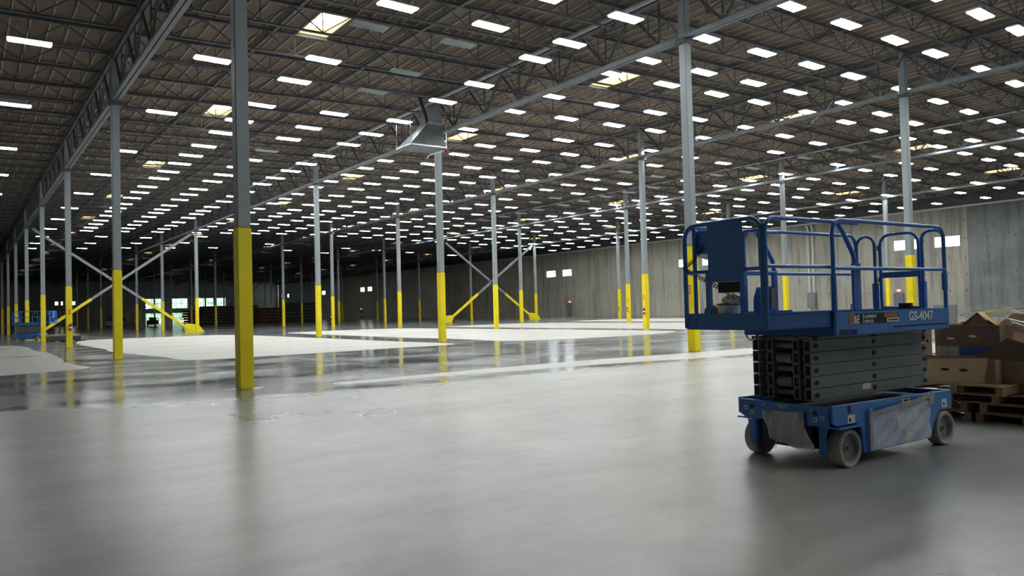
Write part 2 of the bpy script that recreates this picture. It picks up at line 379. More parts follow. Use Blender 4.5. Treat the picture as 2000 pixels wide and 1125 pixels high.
tone = .22*near_; dull = .95*near_  # near-right floor kept darker in colour to offset light from unseen lamps
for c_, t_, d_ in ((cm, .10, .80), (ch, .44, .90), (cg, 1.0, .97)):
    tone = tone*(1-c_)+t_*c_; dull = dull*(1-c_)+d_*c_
ny_, nx_ = GX.shape
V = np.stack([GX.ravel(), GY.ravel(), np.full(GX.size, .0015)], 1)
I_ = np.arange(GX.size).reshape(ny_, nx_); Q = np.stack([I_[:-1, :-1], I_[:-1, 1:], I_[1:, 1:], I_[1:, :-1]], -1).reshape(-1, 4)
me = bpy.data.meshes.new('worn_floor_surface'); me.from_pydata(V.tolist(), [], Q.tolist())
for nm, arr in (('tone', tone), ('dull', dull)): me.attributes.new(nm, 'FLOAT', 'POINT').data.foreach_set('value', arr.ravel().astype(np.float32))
def worn_mat():
    m = M['floor'].copy(); m.name = 'floor_worn_concrete'; nt = m.node_tree; L = nt.links; b = nt.nodes['Principled BSDF']
    dark = b.inputs['Base Color'].links[0].from_socket; ro = b.inputs['Roughness'].links[0].from_socket
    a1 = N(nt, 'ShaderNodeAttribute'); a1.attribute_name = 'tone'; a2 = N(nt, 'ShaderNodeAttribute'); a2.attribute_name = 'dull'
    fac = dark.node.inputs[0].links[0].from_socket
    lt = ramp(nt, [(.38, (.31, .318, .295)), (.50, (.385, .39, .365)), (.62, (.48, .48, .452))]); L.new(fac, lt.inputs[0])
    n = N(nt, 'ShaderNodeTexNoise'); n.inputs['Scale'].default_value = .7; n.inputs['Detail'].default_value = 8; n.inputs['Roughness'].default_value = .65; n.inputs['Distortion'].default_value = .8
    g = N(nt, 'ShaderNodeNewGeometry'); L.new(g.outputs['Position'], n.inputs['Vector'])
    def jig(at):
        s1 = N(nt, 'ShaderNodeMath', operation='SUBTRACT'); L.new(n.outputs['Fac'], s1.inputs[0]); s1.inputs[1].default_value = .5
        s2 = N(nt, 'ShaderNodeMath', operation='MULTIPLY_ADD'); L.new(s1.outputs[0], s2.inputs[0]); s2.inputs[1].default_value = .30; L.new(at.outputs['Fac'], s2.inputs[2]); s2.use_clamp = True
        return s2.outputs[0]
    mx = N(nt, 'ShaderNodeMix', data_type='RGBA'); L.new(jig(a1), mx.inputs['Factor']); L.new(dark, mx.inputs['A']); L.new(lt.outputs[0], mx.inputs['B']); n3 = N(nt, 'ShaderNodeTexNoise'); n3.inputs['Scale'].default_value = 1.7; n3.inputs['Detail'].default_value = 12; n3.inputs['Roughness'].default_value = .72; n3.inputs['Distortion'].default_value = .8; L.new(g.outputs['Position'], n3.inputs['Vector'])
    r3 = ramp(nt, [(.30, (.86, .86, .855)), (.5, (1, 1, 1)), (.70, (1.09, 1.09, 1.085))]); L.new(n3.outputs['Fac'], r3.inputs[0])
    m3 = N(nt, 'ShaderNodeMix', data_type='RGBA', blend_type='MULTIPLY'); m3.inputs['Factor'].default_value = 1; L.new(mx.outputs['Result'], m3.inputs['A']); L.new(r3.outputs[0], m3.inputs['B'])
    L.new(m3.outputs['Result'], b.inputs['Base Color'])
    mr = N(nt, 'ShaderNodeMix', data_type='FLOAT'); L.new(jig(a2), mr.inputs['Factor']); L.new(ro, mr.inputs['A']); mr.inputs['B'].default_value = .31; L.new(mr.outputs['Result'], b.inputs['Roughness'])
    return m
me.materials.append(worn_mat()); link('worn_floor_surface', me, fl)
# saw-cut lines and pale scuffs round the column feet
cuts = MB()
for j in range(0, 5):
    for i in range(0, 6):
        x, y = colx(j), coly(i)
        cuts.prism([(x-.48, y), (x, y-.48), (x+.48, y), (x, y+.48)], 2, .0005, .0045)
o = cuts.build('column_isolation_patch', M['mid'], fl); fix_normals(o); tag(o, kind='stuff')
cuts = MB()
for j in range(-1, 5):
    for d in (1/3, 2/3):
        cuts.box((colx(j)+d*SX-.02, YB+.5, .0002), (colx(j)+d*SX+.02, YF-.5, .0012))
for i in range(-2, 9):
    for d in (1/3, 2/3):
        cuts.box((XL+.5, coly(i)+d*SY-.02, .0002), (XR-.5, coly(i)+d*SY+.02, .0012))
o = cuts.build('saw_cut_joint', M['dusty'], fl); tag(o, kind='stuff')
# ------------------------------------------------------------------ walls
ZT = 14.1
WIN_R = [(39.25,41.72),(34.94,37.5),(69.8,72.24),(65.6,68.04),(99.56,102.06),(95.41,97.79),(174.9,177.3),(170.7,173.1),(204.5,207.0),(200.1,202.5),(232.9,235.3),(228.7,231.1),(5.0,7.5),(9.3,11.8)]
WZ = (6.76, 7.9)
tr = lambda x, y, w: (w, x, y)
cy = sorted({YB, YF, *[v for a in WIN_R for v in a]}); czv = [0, WZ[0], WZ[1], ZT]
def in_win(y): return any(a < y < b for a, b in WIN_R)
wr = slab('wall_right', cy, czv, lambda i, j: j == 1 and in_win((cy[i]+cy[i+1])/2), tr, XR+.16, XR+.4, M['seam']); tag(wr, kind='structure')
PW = 8.58; ys = [34.2+PW*k for k in range(-6, 25)]
ys = [max(YB, y) for y in ys if y > YB-PW and y < YF]+[YF]
for a, b in zip(ys, ys[1:]):
    if b-a < .3: continue
    a2, b2 = a+.012, b-.012
    cc = sorted({a2, b2, *[v for w in WIN_R for v in w if a2 < v < b2]})
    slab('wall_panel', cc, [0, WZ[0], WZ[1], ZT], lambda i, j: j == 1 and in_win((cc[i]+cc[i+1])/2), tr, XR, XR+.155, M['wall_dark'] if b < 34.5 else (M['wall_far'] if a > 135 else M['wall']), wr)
# little lifting-point pockets on the panels (dark round spots, in regular columns)
pk = MB()
for a, b in zip(ys, ys[1:]):
    for fy in (.03, .22, .5, .78):
        for z in (2.3, 4.0, 5.6, 7.5, 9.4):
            y = a+(b-a)*fy+random.uniform(-.05, .05)
            if in_win(y) and 6.6 < z < 8: continue
            if random.random() < .2: continue
            pk.lathe([(.075, -.004), (.05, .0), (.0, .002)], (XR-.001, y, z+random.uniform(-.1, .1)), axis=0, n=8)
o = pk.build('lifting_pocket', M['seam'], wr); tag(o, kind='stuff')
for n, (a, b) in enumerate(WIN_R):
    w = MB().box((XR+.13, a, WZ[0]), (XR+.15, b, WZ[1])).build('window_%d' % (n+1), M['panewhite']); tag(w, kind='structure')
    fr = MB()
    for y in (a+.03, b-.03): fr.box((XR+.08, y-.03, WZ[0]), (XR+.128, y+.03, WZ[1]))
    for z in (WZ[0]+.03, WZ[1]-.03): fr.box((XR+.08, a+.06, z-.03), (XR+.128, b-.06, z+.03))
    fr.build('window_frame', M['housing'], w)
o = MB().box((XR-.32, YB, 10.95), (XR-.002, YF, 12.0)).build('trim_1', M['steel']); tag(o, kind='structure')
# far wall with the glazed storefront openings
tb = lambda x, y, w: (x, w, y)
OP = [(20.9,21.85,5.6,6.75),(22.14,22.9,5.6,6.75),(24.3,25.9,5.6,6.75)]
for a, b in ((43.4,48.5),(50.1,54.9)): OP += [(a,b,0.03,2.95),(a,b,4.15,7.15)]
OP += [(57.9,62.35,4.15,7.15),(63.2,65.9,4.15,7.15)]
xs_ = sorted({XL, XR, *[v for o_ in OP for v in o_[:2]]}); zs_ = sorted({0, ZT, *[v for o_ in OP for v in o_[2:]]})
def in_op(x, z): return any(a < x < b and c < z < d for a, b, c, d in OP)
wb = slab('wall_back', xs_, zs_, lambda i, j: in_op((xs_[i]+xs_[i+1])/2, (zs_[j]+zs_[j+1])/2), tb, YF+.16, YF+.4, M['seam']); tag(wb, kind='structure')
px_ = [XL+(XR-XL)/12*k for k in range(13)]
for a, b in zip(px_, px_[1:]):
    a2, b2 = a+.012, b-.012
    cc = sorted({a2, b2, *[v for w in OP for v in w[:2] if a2 < v < b2]})
    slab('wall_panel', cc, zs_, lambda i, j: in_op((cc[i]+cc[i+1])/2, (zs_[j]+zs_[j+1])/2), tb, YF, YF+.155, M['wall_far'], wb)
for n, (a, b, c, d) in enumerate(OP):
    w = MB().box((a, YF+.20, c), (b, YF+.215, d)).build('window_%d' % (n+21), M['glass']); tag(w, kind='structure')
    fr = MB(); nm = max(1, round((b-a)/1.5)); nh = 2 if d-c > 2 else 1
    for k in range(nm+1):
        x = a+.04+(b-a-.08)*k/nm; fr.box((x-.04, YF+.14, c), (x+.04, YF+.198, d))
    for k in range(nh+1):
        z = c+.04+(d-c-.08)*k/nh; fr.box((a, YF+.10, z-.04), (b, YF+.139, z+.04))
    tag(fr.build('mullion_frame', M['frame'], w))
o = MB().box((XL-.4, YB-.4, 0), (XL, YF+.4, ZT)).build('wall_left', M['wall']); tag(o, kind='structure')
o = MB().box((XL, YB-.4, 0), (XR+.4, YB, ZT)).build('wall_front', M['wall']); tag(o, kind='structure')
# outside beyond the glass
o = MB().box((XL-60, YF+.5, -.6), (XR+60, YF+80, -.3)).build('ground_outside', M['grass']); tag(o, kind='structure')
def icosph(r, seed, n=2, squash=1.0, rough=.28):
    import bmesh
    bm = bmesh.new(); bmesh.ops.create_icosphere(bm, subdivisions=n+1, radius=r); rr = random.Random(seed)
    for v in bm.verts: v.co *= 1+rr.uniform(-rough, rough); v.co.z *= squash
    me = bpy.data.meshes.new('foliage'); bm.to_mesh(me); bm.free(); me.materials.append(M['leaf']); return me
fol = [icosph(3.6, s, 3, 1.25) for s in range(3)]
for k in range(9):
    x = 12+k*9.2+random.uniform(-.5, .5); y = YF+20+(k % 2)*9
    t = empty('tree', (x, y, -.3), 'leafy green tree outside the far glazing, %s from the left' % nth(k+1), 'tree', group='trees outside the far windows')
    MB().lathe([(.3, 0), (.24, 1.5), (.18, 3.2)], (0,0,0), axis=2, n=8).build('trunk', M['bark'], t)
    link('foliage', fol[k % 3], t, (0, 0, 5.2))
# doors with exit signs on the right wall
for n, (yc, w_) in enumerate(((41.3, .95), (96.0, 1.05), (147.0, 1.0), (177.0, 1.0))):
    d = MB().box((XR-.05, yc-w_/2, .01), (XR-.005, yc+w_/2, 2.13)).build('door_%d' % (n+1), M['doorp']); tag(d, kind='structure')
    f = MB(); f.box((XR-.07, yc-w_/2-.07, 0), (XR-.003, yc-w_/2-.003, 2.20)).box((XR-.07, yc+w_/2+.003, 0), (XR-.003, yc+w_/2+.07, 2.20)).box((XR-.07, yc-w_/2-.002, 2.133), (XR-.003, yc+w_/2+.002, 2.20))
    f.build('door_frame', M['doorf'], d)
    MB().box((XR-.11, yc-w_*.4, 1.0), (XR-.05, yc+w_*.3, 1.06)).build('door_handle', M['chrome'], d)
    s = empty('exit_sign', (XR-.04, yc, 2.36), ['red lit exit sign above the nearest grey door, seen through the lift rails','red lit exit sign above the grey door left of the lift, behind the braced bay','tiny red exit sign far along the dark right wall','farthest tiny red exit sign, at the dark end of the right wall'][n], 'exit sign', group='exit signs on the right wall')
    MB().box((-.05, -.20, -.02), (.035, .20, .22)).build('sign_box', M['exitred'], s)
    text('sign_letters', 'EXIT', .17, M['exitwhite'], s, Matrix.Translation((-.053, .0, .04)) @ Matrix(((0,0,-1,0),(-1,0,0,0),(0,1,0,0),(0,0,0,1))), align='CENTER')
# pipes on the right wall
pz = lambda x: 10.75
o = MB().tube([(XR-.42, 24, 10.78), (XR-.42, 138, 10.70)], .12, 8).build('wall_pipe', M['pipe']); tag(o, 'long white pipe running high along the right concrete wall', 'pipe')
for k, y in enumerate((51.25, 51.85)):
    o = MB().tube([(XR-.42, y, 10.6), (XR-.14, y, 10.1), (XR-.14, y, 2.56)], .14, 8).build('riser_pipe', M['pipe'])
    tag(o, ('right' if k == 0 else 'left')+' one of two white vertical pipes dropping to the grey electric box', 'pipe', 'white riser pipes')
e = empty('electric_box', (XR, 51.6, .7), 'tall grey electric box under two white pipes on the right wall', 'electric box')
MB().box((-.4, -.58, 0), (-.003, .50, 1.85)).build('cabinet', M['boxgrey'], e); MB().box((-.42, -.48, .1), (-.402, .40, 1.7)).build('door', M['boxgrey'], e)
for k, y in enumerate((51.25, 51.8)):
    MB().lathe([(0,0),(.12,.0),(.12,.18),(0,.18)], (-.3, y-51.6, -.22), axis=2, n=8).build('conduit_stub', M['pipe'], e)
# ------------------------------------------------------------------ roof
def ptris(cx_, cy_, cz_, ax, ay):
    """how large a roof piece shows in the photograph (0 when outside the frame)"""
    p = project((cx_, cy_, cz_))
    if not p or not (-60 < p[0] < 2060 and -60 < p[1] < 1185): return 0
    q = project((cx_+ax, cy_, cz_)); r = project((cx_, cy_+ay, cz_))
    if not q or not r: return 0
    return abs((q[0]-p[0])*(r[1]-p[1])-(q[1]-p[1])*(r[0]-p[0]))
SKY_N = [-3, 2, 8, 14, 20, 26, 32, 38, 44, 50, 56]
sky = set()
for j in range(-1, 5):
    for n_ in SKY_N: sky.add((j, n_+6))
ce = slab('ceiling', [XL-.4, colx(2), XR+.4], [YB-.4, YF+.4], lambda i, j: False, lambda x, y, w: (x, y, zd(x)+w), .36, .5, M['seam']); tag(ce, kind='structure')
# panels (two sub-purlin cells wide, one joist space long)
CW = SX/25
cells = []
for j in range(-1, 5):
    ks = [(0, 1)]+[(k, k+2) for k in range(1, 25, 2)]
    for n_ in range(len(joist_ys)-1):
        y0_ = joist_ys[n_]; idx = round((y0_-JY0)/JS)
        for a, b in ks:
            if a == 9 and (j, idx) in sky: continue
            x0_ = colx(j)+a*CW; x1_ = colx(j)+b*CW
            cells.append((ptris((x0_+x1_)/2, y0_+JS/2, zd((x0_+x1_)/2), x1_-x0_, JS), x0_, x1_, y0_, y0_+JS, j))
cells.sort(key=lambda c: -c[0])
pm = {}
def panel_verts(x0_, x1_, y0_, y1_):
    g = .006
    za, zb = zd(x0_+g), zd(x1_-g)
    return [(x0_+g,y0_+g,za),(x1_-g,y0_+g,zb),(x1_-g,y1_-g,zb),(x0_+g,y1_-g,za),(x0_+g,y0_+g,za+.03),(x1_-g,y0_+g,zb+.03),(x1_-g,y1_-g,zb+.03),(x0_+g,y1_-g,za+.03)]
for c in cells[:300]:
    _, x0_, x1_, y0_, y1_, j = c; key = (round(x1_-x0_, 3), j < 2)
    if key not in pm:
        mb = MB(); mb.hexa([(v[0]-x0_, v[1]-y0_, v[2]-zd(x0_)) for v in panel_verts(x0_, x1_, y0_, y1_)]); pm[key] = mb.mesh('roof_panel', M['wood'])
    link('roof_panel', pm[key], ce, (x0_, y0_, zd(x0_)))
mb = MB()
for c in cells[300:]: mb.hexa(panel_verts(*c[1:5]))
tag(mb.build('roof_panel', M['wood'], ce), kind='stuff')
# sub-purlins
mb = MB()
for j in range(-1, 5):
    for k in range(25):
        if k in (0,): continue
        x = colx(j)+k*CW; z = zd(x)
        for n_ in range(len(joist_ys)-1):
            y0_ = joist_ys[n_]; idx = round((y0_-JY0)/JS)
            if k == 10 and (j, idx) in sky: continue
            if project((x, y0_+1, z)) is None or not (-200 < project((x, y0_+1, z))[0] < 2200): continue
            mb.box((x-.025, y0_+.01, z-.055), (x+.025, y0_+JS-.01, z))
tag(mb.build('sub_purlin', M['purlin'], ce), kind='stuff')
# skylights
sk_n = 0
sk_all = []
for j in range(0, 5):
    for n_ in SKY_N:
        y0_ = JY0+JS*(n_+6); 
        if y0_+JS > YF: continue
        x0_ = colx(j)+9*CW; p = project((x0_, y0_, zd(x0_)))
        if p and -30 < p[0] < 2030 and -40 < p[1] < 600: sk_all.append((j, n_, x0_, y0_))
for j, n_, x0_, y0_ in sk_all:
    row = SKY_N.index(n_)+1
    s = empty('skylight', (x0_, y0_, zd(x0_)), 'daylit roof skylight, %s row from the camera, %s roof bay from the left' % (nth(row), nth(j+1)), 'skylight', group='skylights in the roof')
    w_, l_ = 2*CW, JS; t_ = SL*(1 if j < 2 else -1)
    s.rotation_euler = (0, -math.atan(t_), 0)
    mb = MB()
    mb.box((.0, .06, -.08), (.045, l_-.06, .33)).box((w_-.045, .06, -.08), (w_, l_-.06, .33)).box((.047, .06, -.08), (w_-.047, .105, .33)).box((.047, l_-.105, -.08), (w_-.047, l_-.06, .33))
    mb.build('curb', M['curb'], s)
    MB().box((.05, .11, .24), (w_-.05, l_-.11, .26)).build('lens', M['skylens'], s)
    sb = MB(); sb.box((.05, l_/2-.012, .05), (w_-.05, l_/2+.012, .075)).box((w_/2-.01, .11, .08), (w_/2+.01, l_-.11, .10)).build('safety_bar', M['curb'], s)
# joists -----------------------------------------------------------
JL = SX-.36
def joist_parts():
    dz = .86; top = MB(); bot = MB(); web = MB()
    top.box((0, -.075, -.11), (JL, -.008, -.02)).box((0, .008, -.11), (JL, .075, -.02)).box((0, -.08, -.02), (JL, .08, 0))
    bot.box((.75, -.06, -dz-.06), (JL-.75, -.008, -dz)).box((.75, .008, -dz-.06), (JL-.75, .06, -dz))
    n = 6; pw = (JL-1.5)/n; r = .028
    web.bar((.05, 0, -.09), (.80, 0, -dz), r*1.3); web.bar((JL-.05, 0, -.09), (JL-.80, 0, -dz), r*1.3)
    for k in range(n+1):
        x = .75+pw*k
        if 0 < k < n or True: web.bar((x, 0, -dz), (x, 0, -.09), r)
        if k < n:
            web.bar((x, 0, -dz), (x+pw/2, 0, -.09), r*1.25); web.bar((x+pw, 0, -dz), (x+pw/2, 0, -.09), r*1.25)
            web.bar((x+pw*.5, 0, -.09), (x+pw*.5, 0, -dz*.5), r*.7)
    return top, bot, web
JT, JB, JW = joist_parts()
mJT, mJB, mJW = JT.mesh('top_chord', M['steel']), JB.mesh('bottom_chord', M['steel']), JW.mesh('web_rods', M['steel'])
jl = []
for j in range(-1, 5):
    for y in joist_ys:
        x = colx(j)+.18; big = 0
        for fx in (.15, .5, .85):
            p = project((colx(j)+SX*fx, y, zd(colx(j)+SX*fx)-.5))
            if p and -60 < p[0] < 2060 and p[1] > -60: big = max(big, 1000/p[2])
        jl.append((big, j, y))
jl.sort(key=lambda t: -t[0])
ind = [t for t in jl if t[0] > 0][:300]; rest = [t for t in jl if t not in set(ind)]
BAY = {-1: 'leftmost roof bay', 0: 'second roof bay from the left', 1: 'third roof bay from the left', 2: 'fourth roof bay from the left', 3: 'fifth roof bay from the left', 4: 'roof bay along the right wall'}
per = {}
for j in range(-1, 5):
    for n_, t in enumerate(sorted([t for t in ind if t[1] == j], key=lambda t: t[2])): per[(t[1], t[2])] = n_+1
for _, j, y in ind:
    t = empty('roof_joist', (colx(j)+.18, y, zd(colx(j)+.18)-.10), 'dark open-web roof joist, %s from the camera in the %s' % (nth(per[(j, y)]), BAY[j]), 'joist', group='open-web roof joists')
    t.rotation_euler = (0, -math.atan(SL) if j < 2 else math.atan(SL), 0)
    link('top_chord', mJT, t); link('bottom_chord', mJB, t); link('web', mJW, t)
def merged(parts, places):
    V = np.array([v for p in parts for v in p.v]); Fs = []; o = 0
    for p in parts: Fs += [[i+o for i in f] for f in p.f]; o += len(p.v)
    Fs = np.array(Fs); n = len(V)
    allv = np.concatenate([V @ np.array(m)[:3, :3].T + np.array(m)[:3, 3] for m in places]); allf = np.concatenate([Fs+k*n for k in range(len(places))])
    return allv, allf
pl = [Matrix.Translation((colx(j)+.18, y, zd(colx(j)+.18)-.10)) @ Matrix.Rotation(-math.atan(SL) if j < 2 else math.atan(SL), 4, 'Y') for _, j, y in rest]
av, af = merged([JT, JB, JW], pl)
me = bpy.data.meshes.new('distant_roof_joists'); me.from_pydata(av.tolist(), [], af.tolist()); me.materials.append(M['steel'])
tag(link('distant_roof_joists', me), 'far roof joists receding into the dark end of the hall', 'joists', kind='stuff')
# joist bridging: the dark lines running along the hall across the joists
for j in range(-1, 5):
    for q, fx in enumerate((.30, .62)):
        x = colx(j)+SX*fx; z = zd(x)-.13
        o = MB().box((x-.07, YB+.2, z-.07), (x+.07, YF-.2, z)).build('bridging_strut', M['steel'])
        tag(o, '%s dark strut across the joists of the %s' % ('left' if q == 0 else 'right', BAY[j]), 'strut', 'struts across the joists')
# girders ----------------------------------------------------------
def girder_parts():
    top = MB(); bot = MB(); web = MB(); L_ = SY-.36
    zt, zb = 0, -1.72
    top.box((-.15, .0, zt-.15), (-.02, L_, zt)).box((.02, .0, zt-.15), (.15, L_, zt))
    bot.box((-.165, .0, zb-.13), (-.02, L_, zb)).box((.02, .0, zb-.13), (.165, L_, zb))
    return top, bot
GT, GB = girder_parts(); mGT, mGB = GT.mesh('top_chord', M['steel']), GB.mesh('bottom_chord', M['chord'])
def gm(p, q, w, nm, m=M['steel']): return MB().bar(p, q, w, w*.8).mesh(nm, m)
zt, zb = -.13, -1.72; L_ = SY-.36; base = JS-.27-.18
diagA = gm((0, -JS/2, zt), (0, 0, zb), .085, 'web_diagonal'); diagB = gm((0, JS/2, zt), (0, 0, zb), .085, 'web_diagonal'); vert = gm((0, 0, zt), (0, 0, zb), .06, 'web_vertical')
for j in range(0, 5):
    for i in range(-1, 13):
        y0_ = coly(i)+.18; yc = y0_+L_/2
        ok = any((p := project((colx(j), y0_+L_*f_, zd(colx(j))-1.9))) and -250 < p[0] < 2250 and p[1] > -260 for f_ in (0, .3, .5, .8, 1))
        if not ok: continue
        g = empty('roof_girder', (colx(j), y0_, zd(colx(j))-.20), 'steel roof girder, %s span from the camera on the %s line from the left' % (nth(i+2), nth(j+1)), 'girder', group='truss girders on the columns')
        link('top_chord', mGT, g); link('bottom_chord', mGB, g)
        for k in range(6):
            yb = JS*(k+.5)-.27-.18
            if yb < .3: yb = .3
            link('web_vertical', vert, g, (0, yb, 0))
            if yb-JS/2 > -.1: link('web_diagonal', diagA, g, (0, yb, 0))
            if yb+JS/2 < L_+.1: link('web_diagonal', diagB, g, (0, yb, 0))
# columns ----------------------------------------------------------
HW = .152
EXT = {(2, 0), (1, 2), (2, 3), (3, 4), (4, 2), (5, 3), (6, 1), (6, 4), (0, 1)}
pmesh = {}
colrow = {0: 'left column row', 1: 'second column row', 2: 'third column row', 3: 'fourth column row', 4: 'fifth column row'}
for j in range(0, 5):
    for i in range(-1, 13):
        x, y = colx(j), coly(i); p = project((x, y, 2))
        if not p or not (-420 < p[0] < 2350): continue
        near = {(0,0): 'nearest grey column with tall yellow base, left of the frame centre',
                (0,1): 'grey column with yellow base standing behind the big blue lift',
                (1,0): 'second grey and yellow column of the left row, crossing the left X brace',
                (2,0): 'third column of the left row, with red extinguisher and sign on its yellow base',
                (1,1): 'grey and yellow column under the galvanised duct hood'}.get((i, j))
        t = empty('steel_column', (x, y, 0), near or 'yellow-based grey column, %s from the camera in the %s row from the left' % (nth(i+1 if i >= 0 else 1), nth(j+1)), 'column', group='steel columns of the hall')
        h = zd(x)-.05
        if j not in pmesh:
            a = MB().box((-HW, -HW, 3.66), (HW, HW, h)); o = a.build('post_shaft', M['post']); bevel(o, .02, 2); pmesh[j] = o.data; bpy.data.objects.remove(o)
            if 'y' not in pmesh:
                a = MB().box((-HW-.012, -HW-.012, 0), (HW+.012, HW+.012, 3.66)); o = a.build('yellow_base', M['yellow']); bevel(o, .022, 2); pmesh['y'] = o.data; bpy.data.objects.remove(o)
                pmesh['c'] = MB().box((-.26, -.2, 0), (.26, .2, .16)).mesh('cap_plate', M['steel'])
        link('post_shaft', pmesh[j], t); link('yellow_base', pmesh['y'], t)
        link('cap_plate', pmesh['c'], t, (0, 0, zd(x)-2.22))
        if (i, j) in EXT:
            sx_ = -1 if j == 1 and i == 0 else 1
            e = MB(); e.lathe([(0, 0), (.07, .0), (.075, .05), (.075, .30), (.05, .36), (.025, .38), (.025, .42), (0, .42)], (0, 0, 0), axis=2, n=12)
            side = HW+.10
            pos = (.06, -side, 1.05) if (j < 1) else (-side+.0, -.06, 1.05)
            if not (i == 0 and j == 1):
                ex = empty('fire_extinguisher', (x+pos[0], y+pos[1], pos[2]), 'red fire extinguisher on the %s column of the %s' % (nth(i+1), colrow[j]), 'extinguisher', group='fire extinguishers on columns')
                e.build('cylinder', M['extred'], ex); MB().box((-.078, -.078, .12), (.078, .078, .22)).build('paper_tag', M['sticker'], ex)
                MB().tube([(0, 0, .41), (.08, -.03, .38), (.10, -.02, .20)], .012, 6).build('hose', M['black'], ex)
            sg = empty('extinguisher_sign', (x+(.02 if j < 1 else -HW-.02), y-(HW+.02 if j < 1 else -.0), 2.0), 'small red sign on the %s column of the %s' % (nth(i+1), colrow[j]), 'sign', group='signs on columns')
            if j < 1:
                MB().box((-.045, -.004, 0), (.045, .004, .30)).build('sign_plate', M['signred'], sg)
                MB().box((-.018, -.007, .04), (.018, -.0041, .26)).build('sign_print', M['sticker'], sg)
            else:
                MB().box((-.004, -.045, 0), (.004, .045, .30)).build('sign_plate', M['signred'], sg)
                MB().box((-.007, -.018, .04), (-.0041, .018, .26)).build('sign_print', M['sticker'], sg)
# X braces ----------------------------------------------------------
def brace(i, j, lab, zl=10.5):
    x0_, x1_, y = colx(j), colx(j+1), coly(i)
    t = empty('cross_brace', ((x0_+x1_)/2, y, 0), lab, 'brace', group='cross braces between columns')
    cx_ = (x0_+x1_)/2
    for s in (0, 1):
        A = Vector((x0_-cx_+.9, 0, .42)); B = Vector((x1_-cx_-.5, 0, zl))
        if s: A = Vector((x1_-cx_-.9, 0, .42)); B = Vector((x0_-cx_+.5, 0, zl))
        f = (3.66-A.z)/(B.z-A.z); K = A.lerp(B, f); mid = A.lerp(B, .5)
        off = Vector((0, .0, 0)); d = (B-A).normalized()
        if s == 0:
            MB().bar(A, K, .27, .27, ref=(0,1,0)).build('lower_brace', M['yellow'], t); MB().bar(K, B, .255, .255, ref=(0,1,0)).build('upper_brace', M['chord'], t)
        else:
            MB().bar(A, K, .27, .27, ref=(0,1,0)).build('lower_brace', M['yellow'], t)
            MB().bar(K, mid-d*.2, .255, .255, ref=(0,1,0)).build('upper_brace', M['chord'], t); MB().bar(mid+d*.2, B, .255, .255, ref=(0,1,0)).build('upper_brace', M['chord'], t)
    for s, xx in ((1, x0_-cx_), (-1, x1_-cx_)):
        o = MB().prism([(xx+s*.17, 0), (xx+s*1.15, 0), (xx+s*1.45, .55), (xx+s*1.1, .95), (xx+s*.17, .85)], 1, -.05, .05).build('gusset_plate', M['yellow'], t); fix_normals(o)
        o = MB().prism([(xx-s*.17, 0), (xx-s*.75, 0), (xx-s*.17, .75)], 1, -.05, .05).build('gusset_plate', M['yellow'], t); fix_normals(o)
brace(4, 0, 'yellow-footed grey steel X brace between columns at the left of the hall')
brace(4, 3, 'yellow-footed grey steel X brace in front of the right concrete wall')
brace(11, 3, 'dark steel X brace near the far end of the hall')
# lamps ----------------------------------------------------------
LX = [11.05,14.55,18.05,22.05,25.5,28.9,32.15,36.5,40.1,43.6,47.0,51.0,54.7,58.4,62.1,66.0,70.2,75.2]
LY = [-9.2,-5.6,-2.3,1.6,5.1,8.2,11.3,14.3,17.8,20.68,22.72,26.62,29.65,33.9,37.15,40.08,43.7,46.62,49.45,52.5,55.4,59.3,62.2,65.3,69.05,71.9,74.4,77.6,81.6,84.9,88.4,91.7]
lz = lambda x: 10.9+SL*(x if x < 36 else 72-x)+(-.3 if x > 64 else 0)
lamps = []
OFF = {(11.05,22.72),(14.55,22.72),(14.55,26.62),(14.55,29.65),(14.55,43.7),(47.0,26.62),(47.0,29.65),(47.0,33.9),(47.0,37.15),(47.0,43.7),(47.0,46.62),(47.0,49.45),(47.0,52.5),(47.0,55.4),(47.0,59.3),(47.0,62.2),(43.6,40.08),(40.1,40.08),(43.6,52.5),(43.6,55.4),(51.0,26.62),(47.0,65.3),(47.0,69.05)}
SKIP = {(18.05,34.5),(40.1,29.65),(43.6,37.15)}
for x in LX:
    for y in LY:
        if (x, y) in SKIP: continue
        if x > 27 and y < -3: continue
        if x > 33 and y < 7: continue
        lamps.append((x, y, (x, y) not in OFF))
for y in (19.8,28.46,37.05,46.7,55.1,64.0,72.8,81.35,90.3,98.9,107.7,115.5): lamps.append((7.55, y, True))
for y in (20.4,29.39,38.37,48.3,57.2,66.0,74.8,83.5): lamps.append((1.95, y, True))
for x, y in ((13.3,98.1),(24,96.5),(13.3,107.1),(18.45,106.7),(24,105.4),(47.5,107.3),(53,108.2),(59.3,108.9),(13.3,115.2),(18.4,114.1),(24,113.7),(29.7,113.4),(41.2,115),(47.9,116.5),(18.2,99),(35.6,106.5),(66,107)): lamps.append((x, y, True))
hous = MB(); hous.prism([(-.24, -.0), (-.24, .035), (-.10, .075), (.10, .075), (.24, .035), (.24, 0), (.21, 0), (.17, .028), (.13, .005), (.09, .028), (.05, .005), (0, .028), (-.05, .005), (-.09, .028), (-.13, .005), (-.17, .028), (-.21, 0)], 0, -.64, .64)
ho = hous.build('housing', M['housing']); fix_normals(ho); mH = ho.data; bpy.data.objects.remove(ho)
mGl = MB().box((-.60, -.220, -.03), (-.02, .220, -.003)).box((-.0199, -.213, -.03), (.61, .232, -.003)).mesh('lamp_tubes', M['lamp'])
toff = MB()
for k in range(6): toff.tube([(-.58, -.17+.068*k, -.018), (.58, -.17+.068*k, -.018)], .010, 6)
mTo = toff.mesh('lamp_tubes', M['tubeoff'])
wm = MB()
